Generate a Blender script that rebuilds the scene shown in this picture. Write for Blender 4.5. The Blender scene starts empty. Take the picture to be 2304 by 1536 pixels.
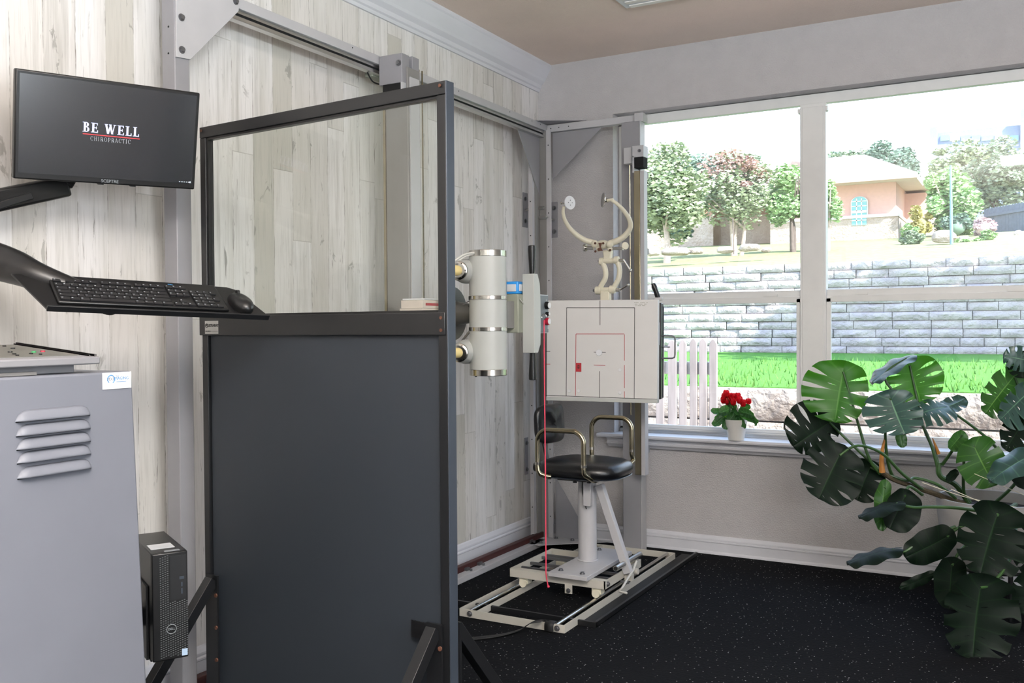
import bpy, bmesh, math, random
from mathutils import Vector, Matrix, noise
PI=math.pi
random.seed(7)
SC=bpy.context.scene; COL=SC.collection
# ------------------------------------------------------------------ camera
CF=2099.2; YAW=math.radians(28.869); PIT=math.radians(-.935); ROL=math.radians(-.396)
CC=Vector((2.509,-4.886,1.225))
_F=Vector((-math.sin(YAW)*math.cos(PIT),math.cos(YAW)*math.cos(PIT),math.sin(PIT)))
_R=Vector((math.cos(YAW),math.sin(YAW),0)); _U=_R.cross(_F)
RR=_R*math.cos(ROL)+_U*math.sin(ROL); UU=_U*math.cos(ROL)-_R*math.sin(ROL)
cd=bpy.data.cameras.new('camera'); cam=bpy.data.objects.new('camera',cd); COL.objects.link(cam)
cam.matrix_world=Matrix(((RR.x,UU.x,-_F.x,CC.x),(RR.y,UU.y,-_F.y,CC.y),(RR.z,UU.z,-_F.z,CC.z),(0,0,0,1)))
cd.sensor_fit='HORIZONTAL'; cd.sensor_width=36; cd.lens=CF/2304*36; cd.clip_start=.05; cd.clip_end=400
SC.camera=cam
def RAY(px,py,D): return CC+(_F+RR*((px-1152)/CF)-UU*((py-768)/CF))*D
def P(px,py,ax,val):
    d=_F+RR*((px-1152)/CF)-UU*((py-768)/CF); a='xyz'.index(ax); return CC+d*((val-CC[a])/d[a])
# ------------------------------------------------------------------ materials
def S(h):
    h=h.lstrip('#'); c=[int(h[i:i+2],16)/255 for i in (0,2,4)]
    return tuple((x/12.92 if x<.04045 else ((x+.055)/1.055)**2.4) for x in c)+(1,)
def newmat(name):
    m=bpy.data.materials.new(name); m.use_nodes=True; nt=m.node_tree
    return m,nt,nt.nodes,nt.links,nt.nodes['Principled BSDF']
def pm(name,col,rough=.5,metal=0,var=.06,scale=12,bump=0,bscale=60,stretch=(1,1,1),emis=None,spec=None,coat=0,sheen=0):
    m,nt,N,L,b=newmat(name); c=S(col) if isinstance(col,str) else col
    tc=N.new('ShaderNodeTexCoord'); mp=N.new('ShaderNodeMapping'); L.new(tc.outputs['Object'],mp.inputs[0]); mp.inputs['Scale'].default_value=stretch
    nz=N.new('ShaderNodeTexNoise'); nz.inputs['Scale'].default_value=scale; nz.inputs['Detail'].default_value=5; L.new(mp.outputs[0],nz.inputs['Vector'])
    cr=N.new('ShaderNodeValToRGB'); L.new(nz.outputs[0],cr.inputs[0])
    cr.color_ramp.elements[0].position=.3; cr.color_ramp.elements[1].position=.7
    cr.color_ramp.elements[0].color=tuple(x*(1-var) for x in c[:3])+(1,); cr.color_ramp.elements[1].color=tuple(min(1,x*(1+var)) for x in c[:3])+(1,)
    L.new(cr.outputs[0],b.inputs['Base Color']); b.inputs['Roughness'].default_value=rough; b.inputs['Metallic'].default_value=metal
    if spec is not None: b.inputs['Specular IOR Level'].default_value=spec
    if coat: b.inputs['Coat Weight'].default_value=coat; b.inputs['Coat Roughness'].default_value=.15
    if emis: b.inputs['Emission Color'].default_value=c; b.inputs['Emission Strength'].default_value=emis
    if bump:
        n2=N.new('ShaderNodeTexNoise'); n2.inputs['Scale'].default_value=bscale; n2.inputs['Detail'].default_value=4; L.new(mp.outputs[0],n2.inputs['Vector'])
        bp=N.new('ShaderNodeBump'); bp.inputs['Strength'].default_value=bump; bp.inputs['Distance'].default_value=.01; L.new(n2.outputs[0],bp.inputs['Height']); L.new(bp.outputs[0],b.inputs['Normal'])
    return m
def glass(name,tint=(1,1,1,1),refl=.06):
    m,nt,N,L,b=newmat(name); N.remove(b); o=N['Material Output']
    t=N.new('ShaderNodeBsdfTransparent'); t.inputs[0].default_value=tint
    g=N.new('ShaderNodeBsdfGlossy'); g.inputs['Roughness'].default_value=.02
    nz=N.new('ShaderNodeTexNoise'); nz.inputs['Scale'].default_value=3
    mr=N.new('ShaderNodeMapRange'); mr.inputs[3].default_value=refl*.8; mr.inputs[4].default_value=refl*1.2; L.new(nz.outputs[0],mr.inputs[0])
    mx=N.new('ShaderNodeMixShader'); L.new(mr.outputs[0],mx.inputs[0]); L.new(t.outputs[0],mx.inputs[1]); L.new(g.outputs[0],mx.inputs[2]); L.new(mx.outputs[0],o.inputs[0])
    return m
def mathn(N,L,op,a,b=None,c=None):
    n=N.new('ShaderNodeMath'); n.operation=op
    for i,v in enumerate((a,b,c)):
        if v is None: continue
        if isinstance(v,(int,float)): n.inputs[i].default_value=v
        else: L.new(v,n.inputs[i])
    return n.outputs[0]
def mixc(N,L,f,a,b):
    n=N.new('ShaderNodeMix'); n.data_type='RGBA'
    for k,v in ((0,f),(6,a),(7,b)):
        if isinstance(v,(int,float)): n.inputs[k].default_value=v
        elif isinstance(v,tuple): n.inputs[k].default_value=v
        else: L.new(v,n.inputs[k])
    return n.outputs[2]
def plank_mat():
    m,nt,N,L,b=newmat('whitewashed_planks'); W=.105
    tc=N.new('ShaderNodeTexCoord'); sp=N.new('ShaderNodeSeparateXYZ'); L.new(tc.outputs['Object'],sp.inputs[0])
    u=mathn(N,L,'DIVIDE',sp.outputs[1],W); iu=mathn(N,L,'FLOOR',u); fu=mathn(N,L,'FRACT',u)
    w1=N.new('ShaderNodeTexWhiteNoise'); w1.noise_dimensions='1D'; L.new(iu,w1.inputs['W'])
    v=mathn(N,L,'ADD',mathn(N,L,'DIVIDE',sp.outputs[2],1.15),mathn(N,L,'MULTIPLY',w1.outputs[0],9.3)); iv=mathn(N,L,'FLOOR',v); fv=mathn(N,L,'FRACT',v)
    cx=N.new('ShaderNodeCombineXYZ'); L.new(iu,cx.inputs[0]); L.new(iv,cx.inputs[1])
    w2=N.new('ShaderNodeTexWhiteNoise'); w2.noise_dimensions='3D'; L.new(cx.outputs[0],w2.inputs['Vector'])
    # per plank shifted coordinates, stretched vertically
    def nz(sy,sz,det,off,dist=0.):
        c=N.new('ShaderNodeCombineXYZ')
        L.new(mathn(N,L,'ADD',mathn(N,L,'MULTIPLY',sp.outputs[1],sy),off),c.inputs[0])
        L.new(mathn(N,L,'ADD',mathn(N,L,'MULTIPLY',sp.outputs[2],sz),mathn(N,L,'MULTIPLY',w2.outputs[0],57.)),c.inputs[1])
        n=N.new('ShaderNodeTexNoise'); n.inputs['Scale'].default_value=1; n.inputs['Detail'].default_value=det; n.inputs['Distortion'].default_value=dist
        n.inputs['Roughness'].default_value=.65
        L.new(c.outputs[0],n.inputs['Vector']); return n.outputs[0]
    def ramp(x,a,b_,hi=1.):
        r=N.new('ShaderNodeMapRange'); r.clamp=True; L.new(x,r.inputs[0]); r.inputs[1].default_value=a; r.inputs[2].default_value=b_; r.inputs[4].default_value=hi; return r.outputs[0]
    base=mixc(N,L,ramp(w2.outputs[0],.35,.75),S('#e0dddb'),S('#d3cfca'))
    sel=ramp(w2.outputs[0],.82,.86,.7); base=mixc(N,L,sel,base,S('#b8b5ab'))
    base=mixc(N,L,ramp(nz(9,.9,3,3.),.45,.72,.55),base,S('#b9b6ac'))
    base=mixc(N,L,ramp(nz(20,.7,5,11.),.53,.70,.6),base,S('#9b9891'))
    base=mixc(N,L,ramp(nz(120,5,3,5.),.5,.76,.38),base,S('#94928b'))
    base=mixc(N,L,ramp(nz(70,4.5,6,17.,.8),.64,.68,.7),base,S('#68655e'))
    gap=mathn(N,L,'LESS_THAN',mathn(N,L,'ABSOLUTE',mathn(N,L,'SUBTRACT',fu,.5)),.485)
    gap=mathn(N,L,'SUBTRACT',1.,gap)
    brk=ramp(nz(5,7,4,23.),.47,.6)
    base=mixc(N,L,mathn(N,L,'MULTIPLY',gap,brk),base,S('#7a766d'))
    eg=mathn(N,L,'LESS_THAN',fv,.003); pt=mathn(N,L,'MULTIPLY',ramp(nz(14,6,5,31.,1.2),.60,.63),ramp(nz(7,1.3,3,41.),.52,.58)); base=mixc(N,L,mathn(N,L,'MULTIPLY',pt,.5),base,S('#6d6a62'))
    base=mixc(N,L,mathn(N,L,'MULTIPLY',eg,.4),base,S('#8a867d'))
    L.new(base,b.inputs['Base Color']); b.inputs['Roughness'].default_value=.6
    return m
def floor_mat():
    m,nt,N,L,b=newmat('speckled_carpet')
    tc=N.new('ShaderNodeTexCoord')
    vo=N.new('ShaderNodeTexVoronoi'); vo.inputs['Scale'].default_value=62; vo.inputs['Randomness'].default_value=.6; L.new(tc.outputs['Object'],vo.inputs['Vector'])
    sp=mathn(N,L,'LESS_THAN',vo.outputs['Distance'],.15)
    wn=N.new('ShaderNodeTexWhiteNoise'); L.new(vo.outputs['Color'],wn.inputs['Vector'])
    k=mathn(N,L,'MULTIPLY',sp,mathn(N,L,'POWER',wn.outputs[0],1.6))
    nz=N.new('ShaderNodeTexNoise'); nz.inputs['Scale'].default_value=90; L.new(tc.outputs['Object'],nz.inputs['Vector'])
    c0=mixc(N,L,nz.outputs[0],S('#0a0b0d'),S('#121316'))
    L.new(mixc(N,L,k,c0,S('#a9a8a8')),b.inputs['Base Color']); b.inputs['Roughness'].default_value=.98; b.inputs['Specular IOR Level'].default_value=.08
    bp=N.new('ShaderNodeBump'); bp.inputs['Strength'].default_value=.5; bp.inputs['Distance'].default_value=.004; L.new(nz.outputs[0],bp.inputs['Height']); L.new(bp.outputs[0],b.inputs['Normal'])
    return m
def leaf_mat(name,c1,c2,vein,rough=.35,trans=.35,tcol=None):
    m,nt,N,L,b=newmat(name); o=N['Material Output']
    uv=N.new('ShaderNodeUVMap'); uv.uv_map='leaf'; sp=N.new('ShaderNodeSeparateXYZ'); L.new(uv.outputs[0],sp.inputs[0])
    tc=N.new('ShaderNodeTexCoord'); nz=N.new('ShaderNodeTexNoise'); nz.inputs['Scale'].default_value=14; L.new(tc.outputs['Object'],nz.inputs['Vector'])
    base=mixc(N,L,nz.outputs[0],S(c1),S(c2))
    s=sp.outputs[0]; t=sp.outputs[1]
    mid=mathn(N,L,'LESS_THAN',s,.03)
    lat=mathn(N,L,'LESS_THAN',mathn(N,L,'ABSOLUTE',mathn(N,L,'SUBTRACT',mathn(N,L,'FRACT',mathn(N,L,'MULTIPLY',t,6.)),.5)),.05)
    k=mathn(N,L,'MAXIMUM',mathn(N,L,'MULTIPLY',mid,.9),mathn(N,L,'MULTIPLY',lat,.35))
    base=mixc(N,L,k,base,S(vein))
    L.new(base,b.inputs['Base Color']); b.inputs['Roughness'].default_value=rough; b.inputs['Specular IOR Level'].default_value=.5 if rough<.5 else .18
    tr=N.new('ShaderNodeBsdfTranslucent'); 
    L.new(mixc(N,L,.5,base,S(tcol or '#4f9a1e')),tr.inputs[0])
    mx=N.new('ShaderNodeMixShader'); mx.inputs[0].default_value=trans; L.new(b.outputs[0],mx.inputs[1]); L.new(tr.outputs[0],mx.inputs[2]); L.new(mx.outputs[0],o.inputs[0])
    return m
M_=dict(
 planks=plank_mat(), floor=floor_mat(),
 paint=pm('grey_wall_paint','#b7b4b4',.85,bump=.5,bscale=140,var=.03), ceil=pm('bounce_tinted_ceiling','#e4d2c4',.9,bump=.5,bscale=120,var=.04,scale=3),  # ceiling beige holds the warm bounce light in its colour
 trim=pm('white_trim_paint','#cfcfd4',.45,var=.03,bump=.1,bscale=30,stretch=(1,.3,1)), vinyl=pm('white_vinyl','#dddcd9',.4,var=.03),
 steel=pm('grey_enamel','#868589',.45,var=.03), steel2=pm('light_grey_enamel','#adacae',.4,var=.03), steeld=pm('dark_grey_enamel','#7c7a78',.5,var=.04),  # third grey is a darker enamel tone for some of the parts
 cabinet=pm('lavender_grey_enamel','#6a6d76',.5,var=.03,scale=5), console=pm('console_grey','#7d7d81',.5,var=.04),
 chrome=pm('chrome','#c9c6c0',.18,1,var=.05), alu=pm('brushed_aluminium','#c9c8c6',.3,1,var=.08,stretch=(1,1,20)), brass=pm('nickel_tube','#a39a83',.25,1,var=.08),
 bolt=pm('bolt_steel','#77777a',.4,.8,var=.1), rust=pm('rusty_bolt','#5a3a2c',.7,.3,var=.2),
 black=pm('black_powder_coat','#111214',.42,var=.1), black2=pm('black_plastic','#0e0e0f',.35,var=.1), gunm=pm('gunmetal_edge','#3c434d',.35,.3,var=.05),
 lead=pm('slate_lead_panel','#22282f',.6,var=.06,scale=2), rubber=pm('black_rubber','#101011',.7,var=.2), hole=pm('dark_recess','#0c0c0c',.9),
 ivory=pm('ivory_enamel','#b9b5ab',.35,var=.03), tubew=pm('tube_white_enamel','#b2b4b0',.4,var=.02), bone=pm('cast_ivory_enamel','#d5cfba',.4,var=.04,bump=.15,bscale=40),
 yellow=pm('cable_yellow','#d8c588',.5,var=.04), cable=pm('grey_cable','#c9c8c2',.5), pewter=pm('dull_steel_disc','#5c5b57',.42,.6,var=.12),
 panel=pm('control_panel_grey','#6d7478',.5), lime=pm('grey_green_casing','#8d9082',.5,var=.04), blue=pm('blue_plastic','#2f8fd8',.35), red=pm('red_plastic','#a81f35',.35), cord=pm('red_cord','#e2455f',.5),
 face=pm('bucky_face_white','#d2d0cd',.5,var=.02), ink=pm('black_ink','#1b1b1b',.6), rink=pm('red_ink','#a8262f',.6), white=pm('white_label','#dcdde0',.4), knobw=pm('white_knob','#d9d9d9',.4),
 vinylb=pm('black_seat_vinyl','#0d0e11',.3,var=.1,bump=.1,bscale=200), seated=pm('seat_piping','#1b2027',.3), reded=pm('oxblood_bar','#3c1917',.5,var=.15),
 sticker=pm('silver_sticker','#9c9c98',.4), paper=pm('paper','#cfc3b8',.6), screen=pm('lcd_screen','#1b1e23',.22,var=.05,spec=.8,coat=.3),
 txt=pm('screen_text','#c9cdf2',.5,emis=.25), txt2=pm('screen_subtext','#a6adb5',.5,emis=.28), txtr=pm('screen_red','#c8353a',.5,emis=.5), logob=pm('logo_blue','#4a86b8',.5), logog=pm('logo_grey','#8c8f94',.5),
 keys=pm('key_black','#1c1c1e',.4), keyt=pm('key_legend','#b8bcc4',.5), dellg=pm('logo_silver','#a9aeb2',.35,.5), green=pm('green_lamp','#2f8f52',.4), 
 pglass=glass('lead_glass',(.955,.97,.955,1),.04), wglass=glass('window_glass',(.98,1,1,1),.03),
 pot=pm('white_ceramic','#dcdad6',.35), soil=pm('potting_soil','#221a14',.95,var=.3,bump=1,bscale=50), pot2=pm('planter_grey','#8f8d8c',.6,var=.05,bump=.2,bscale=20),
 leafb=leaf_mat('bright_monstera','#244f12','#2f6618','#54843a',.4,.5,'#4a8a18'), leafd=leaf_mat('shaded_monstera','#06100a','#0a180e','#182e18',.55,.05,'#1f4a18'),  # dark leaf copy has the shade of the lower leaves in its colour
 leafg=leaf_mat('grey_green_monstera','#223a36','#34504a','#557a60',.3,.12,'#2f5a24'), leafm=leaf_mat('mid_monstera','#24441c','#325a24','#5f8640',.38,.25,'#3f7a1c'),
 stem=pm('petiole_green','#2c4a22',.45,var=.2), stemb=pm('woody_stem','#4a3f2c',.8,var=.3,bump=.5), sheath=pm('leaf_sheath','#a06a2c',.6,var=.2),
 cyl=leaf_mat('cyclamen_leaf','#1e4422','#2f5c2f','#6a9a6a',.45,.3,'#5aa022'), cyl2=leaf_mat('lime_cyclamen_leaf','#5a9a20','#77b52c','#9ac860',.45,.4), petal=leaf_mat('red_petal','#c00d1c','#e01a28','#d02030',.4,.35,'#ff2030'),
)
# exterior
def stone_mat(name,c1,c2,sc=3.):
    m,nt,N,L,b=newmat(name); tc=N.new('ShaderNodeTexCoord')
    n=N.new('ShaderNodeTexNoise'); n.inputs['Scale'].default_value=sc; n.inputs['Detail'].default_value=6; L.new(tc.outputs['Object'],n.inputs['Vector'])
    r=N.new('ShaderNodeMapRange'); r.inputs[1].default_value=.35; r.inputs[2].default_value=.65; L.new(n.outputs[0],r.inputs[0])
    L.new(mixc(N,L,r.outputs[0],S(c1),S(c2)),b.inputs['Base Color']); b.inputs['Roughness'].default_value=.95; b.inputs['Specular IOR Level'].default_value=.1
    n2=N.new('ShaderNodeTexNoise'); n2.inputs['Scale'].default_value=14; n2.inputs['Detail'].default_value=6; L.new(tc.outputs['Object'],n2.inputs['Vector'])
    bp=N.new('ShaderNodeBump'); bp.inputs['Strength'].default_value=1; bp.inputs['Distance'].default_value=.05; L.new(n2.outputs[0],bp.inputs['Height']); L.new(bp.outputs[0],b.inputs['Normal'])
    return m
M_.update(
 stone=stone_mat('limestone_block','#aea5aa','#c5bcbd'), stone2=stone_mat('warm_limestone','#968a82','#b3a9a1'), joint=pm('dark_joint','#7f7a78',.95),
 grass=pm('lawn_grass','#56803f',.95,var=.25,scale=30,bump=.6,bscale=90,spec=.05), grass2=pm('slope_grass','#868a68',.95,var=.2,scale=8,bump=.5,bscale=40,spec=.05), grassb=pm('grass_blades','#628a48',.9,var=.2,spec=.05),  # grass on the slope is lighter and yellower than the lawn
 wood=pm('weathered_picket','#968c8b',.85,var=.2,scale=6,stretch=(4,4,.5)), stucco=pm('pink_stucco','#d4ada1',.9,var=.04), stucco2=pm('shaded_tan_stucco','#a88770',.9,var=.05), roof=pm('pale_roof','#c8bcb5',.9,var=.05), hstone=stone_mat('house_stone','#b5a394','#c9bcb0',2.),  # second stucco is a darker copy with the left wing's shade painted in
 hwin=pm('house_window_glass','#7fb3b4',.3), hwin2=pm('dark_house_glass','#4a6a70',.2), hwhite=pm('house_white_trim','#e4e0da',.6), gutter=pm('gutter_tan','#b9a090',.6),
 t1=pm('foliage_grey_green','#87967f',.9,var=.35,scale=2,spec=.1), t2=pm('foliage_olive','#97a384',.9,var=.3,scale=2,spec=.1), t3=pm('foliage_blue_green','#74897a',.9,var=.3,scale=2,spec=.1), t4=pm('foliage_lime','#96b280',.9,var=.3,scale=2,spec=.1), t5=pm('foliage_rusty','#b0928a',.9,var=.25,scale=3,spec=.1), t6=pm('foliage_yellow','#b0a86c',.9,var=.25,scale=3,spec=.1), t7=pm('plume_grass_pink','#c9b4b8',.9,var=.15,spec=.1),  # tree foliage tones paled: veiling haze is put into the base colour
 bark=pm('pale_bark','#b7a79c',.9,var=.2), barkd=pm('dark_bark','#6a5f5a',.9,var=.2), pole=pm('pole_blue_grey','#6f8c98',.5), fenced=pm('blue_grey_fence','#5f6f80',.9,var=.1), bldg=pm('pale_block_wall','#8a94aa',.8), bglass=pm('block_glass','#7fa9b8',.3), mulch=pm('mulch','#7a6a60',.95,var=.2),  # wooden fence boards are one even blue-grey
)
# ------------------------------------------------------------------ mesh builder
def basis(d):
    d=Vector(d).normalized(); a=Vector((0,0,1)) if abs(d.z)<.9 else Vector((1,0,0)); x=a.cross(d).normalized(); return x,d.cross(x),d
class MB:
    def __init__(s,T=None): s.v=[]; s.f=[]; s.T=T; s.uv=None
    def add(s,vs,fs,T=None):
        o=len(s.v); T=T or s.T
        for p in vs: s.v.append((T@Vector(p)) if T else Vector(p))
        s.f+= [tuple(i+o for i in f) for f in fs]; return s
    def box(s,a,b,T=None):
        x0,y0,z0=[min(a[i],b[i]) for i in range(3)]; x1,y1,z1=[max(a[i],b[i]) for i in range(3)]
        return s.add([(x0,y0,z0),(x1,y0,z0),(x1,y1,z0),(x0,y1,z0),(x0,y0,z1),(x1,y0,z1),(x1,y1,z1),(x0,y1,z1)],
            [(3,2,1,0),(4,5,6,7),(0,1,5,4),(1,2,6,5),(2,3,7,6),(3,0,4,7)],T)
    def bar(s,p0,p1,w,h,up=(0,0,1),T=None):
        p0,p1=Vector(p0),Vector(p1); d=(p1-p0).normalized(); u=Vector(up); x=d.cross(u)
        if x.length<1e-4: x=d.cross(Vector((1,0,0)))
        x.normalize(); y=x.cross(d).normalized(); x*=w/2; y*=h/2
        vs=[p+a for p in (p0,p1) for a in (-x-y,x-y,x+y,-x+y)]
        return s.add(vs,[(3,2,1,0),(4,5,6,7),(0,1,5,4),(1,2,6,5),(2,3,7,6),(3,0,4,7)],T)
    def cyl(s,p0,p1,r0,r1=None,n=20,T=None,caps=True):
        r1=r0 if r1 is None else r1; p0,p1=Vector(p0),Vector(p1); x,y,d=basis(p1-p0); vs=[];fs=[]
        for p,r in ((p0,r0),(p1,r1)):
            for i in range(n): a=2*PI*i/n; vs.append(p+x*math.cos(a)*r+y*math.sin(a)*r)
        for i in range(n): j=(i+1)%n; fs.append((i,j,n+j,n+i))
        if caps: fs+= [tuple(range(n))[::-1],tuple(range(n,2*n))]
        return s.add(vs,fs,T)
    def tube(s,pts,r,n=10,T=None,sub=0):
        pts=[Vector(p) for p in pts]
        if sub: pts=catmull(pts,sub)
        rs=r if callable(r) else (lambda t:r)
        d0=(pts[1]-pts[0]).normalized(); x,y,_=basis(d0); vs=[];fs=[]; m=len(pts)
        for k,p in enumerate(pts):
            d=((pts[min(k+1,m-1)]-pts[max(k-1,0)])).normalized(); x=(x-d*x.dot(d)).normalized(); y=d.cross(x); rr=rs(k/(m-1))
            for i in range(n): a=2*PI*i/n; vs.append(p+x*math.cos(a)*rr+y*math.sin(a)*rr)
        for k in range(m-1):
            for i in range(n): j=(i+1)%n; fs.append((k*n+i,k*n+j,k*n+n+j,k*n+n+i))
        fs+= [tuple(range(n))[::-1],tuple(range((m-1)*n,m*n))]
        return s.add(vs,fs,T)
    def prism(s,poly,org,ux,uy,th,T=None):
        org,ux,uy=Vector(org),Vector(ux),Vector(uy); nn=ux.cross(uy).normalized()*th; n=len(poly)
        vs=[org+ux*a+uy*b for a,b in poly]; vs+= [v+nn for v in vs]
        return s.add(vs,[tuple(range(n))[::-1],tuple(range(n,2*n))]+[(i,(i+1)%n,n+(i+1)%n,n+i) for i in range(n)],T)
    def lathe(s,prof,org,ax=(0,0,1),n=24,T=None):
        org=Vector(org); x,y,d=basis(ax); vs=[];fs=[]; m=len(prof)
        for r,h in prof:
            for i in range(n): a=2*PI*i/n; vs.append(org+d*h+(x*math.cos(a)+y*math.sin(a))*r)
        for k in range(m-1):
            for i in range(n): j=(i+1)%n; fs.append((k*n+i,k*n+j,k*n+n+j,k*n+n+i))
        fs+= [tuple(range(n))[::-1],tuple(range((m-1)*n,m*n))]
        return s.add(vs,fs,T)
    def sph(s,c,r,n=12,sc=(1,1,1),T=None):
        c=Vector(c); prof=[(math.sin(PI*k/n)*r+1e-5,-math.cos(PI*k/n)*r) for k in range(n+1)]; vs=[];fs=[];q=n*2
        for pr,h in prof:
            for i in range(q): a=2*PI*i/q; vs.append(c+Vector((pr*math.cos(a)*sc[0],pr*math.sin(a)*sc[1],h*sc[2])))
        for k in range(n):
            for i in range(q): j=(i+1)%q; fs.append((k*q+i,k*q+j,k*q+q+j,k*q+q+i))
        return s.add(vs,fs,T)
    def ring(s,c,ax,R,r,n=28,m=8,T=None,a0=0,a1=2*PI):
        x,y,d=basis(ax); c=Vector(c); full=abs(a1-a0-2*PI)<1e-4
        k=n+(0 if full else 1); pts=[c+x*math.cos(a0+(a1-a0)*i/n)*R+y*math.sin(a0+(a1-a0)*i/n)*R for i in range(k)]
        if full: pts.append(pts[0].copy())
        return s.tube(pts,r,m,T)
    def build(s,name,mat,parent=None,bevel=0,smooth=True,ang=35,**tags):
        o0=parent.matrix_world.translation if parent is not None else Vector((0,0,0))
        if parent is not None: o0=WL[parent.name]
        me=bpy.data.meshes.new(name); me.from_pydata([tuple(v-o0) for v in s.v],[],s.f); me.update()
        if s.uv:
            l=me.uv_layers.new(name='leaf'); 
            for i,lp in enumerate(me.loops): l.data[i].uv=s.uv[lp.vertex_index]
        if smooth:
            me.polygons.foreach_set('use_smooth',[True]*len(me.polygons)); me.set_sharp_from_angle(angle=math.radians(ang))
        me.materials.append(M_[mat] if isinstance(mat,str) else mat)
        o=bpy.data.objects.new(name,me); COL.objects.link(o)
        if parent is not None: o.parent=parent
        WL[o.name]=o0
        if bevel:
            b=o.modifiers.new('bevel','BEVEL'); b.width=bevel; b.segments=2; b.limit_method='ANGLE'; b.angle_limit=math.radians(40)
        tag(o,**tags); return o
WL={}
def catmull(p,sub):
    out=[]
    for i in range(len(p)-1):
        a=p[max(i-1,0)];b=p[i];c=p[i+1];d=p[min(i+2,len(p)-1)]
        for k in range(sub):
            t=k/sub; out.append(.5*((2*b)+(c-a)*t+(2*a-5*b+4*c-d)*t*t+(3*b-a-3*c+d)*t**3))
    out.append(p[-1]); return out
def tag(o,label=None,cat=None,group=None,kind=None):
    if label: o['label']=label
    if cat: o['category']=cat
    if group: o['group']=group
    if kind: o['kind']=kind
    return o
def thing(name,label,cat,loc,group=None):
    o=bpy.data.objects.new(name,None); COL.objects.link(o); o.location=loc; o.empty_display_size=.1
    WL[o.name]=Vector(loc); return tag(o,label,cat,group)
def frame(c,x,y,n):
    x=Vector(x).normalized(); n=Vector(n); n=(n-x*n.dot(x)).normalized(); y=n.cross(x)
    return Matrix(((x.x,y.x,n.x,c[0]),(x.y,y.y,n.y,c[1]),(x.z,y.z,n.z,c[2]),(0,0,0,1)))
def text(mb,s,size,T,align='CENTER',depth=.0003,spacing=1.,bold=0.):
    cu=bpy.data.curves.new('t','FONT'); cu.body=s; cu.size=size; cu.align_x=align; cu.align_y='CENTER'; cu.extrude=depth; cu.space_character=spacing; cu.offset=bold; cu.resolution_u=3
    o=bpy.data.objects.new('t',cu); COL.objects.link(o); dg=bpy.context.evaluated_depsgraph_get(); ev=o.evaluated_get(dg); me=ev.to_mesh()
    mb.add([v.co.copy() for v in me.vertices],[tuple(p.vertices) for p in me.polygons],T)
    ev.to_mesh_clear(); bpy.data.objects.remove(o); bpy.data.curves.remove(cu)
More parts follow.
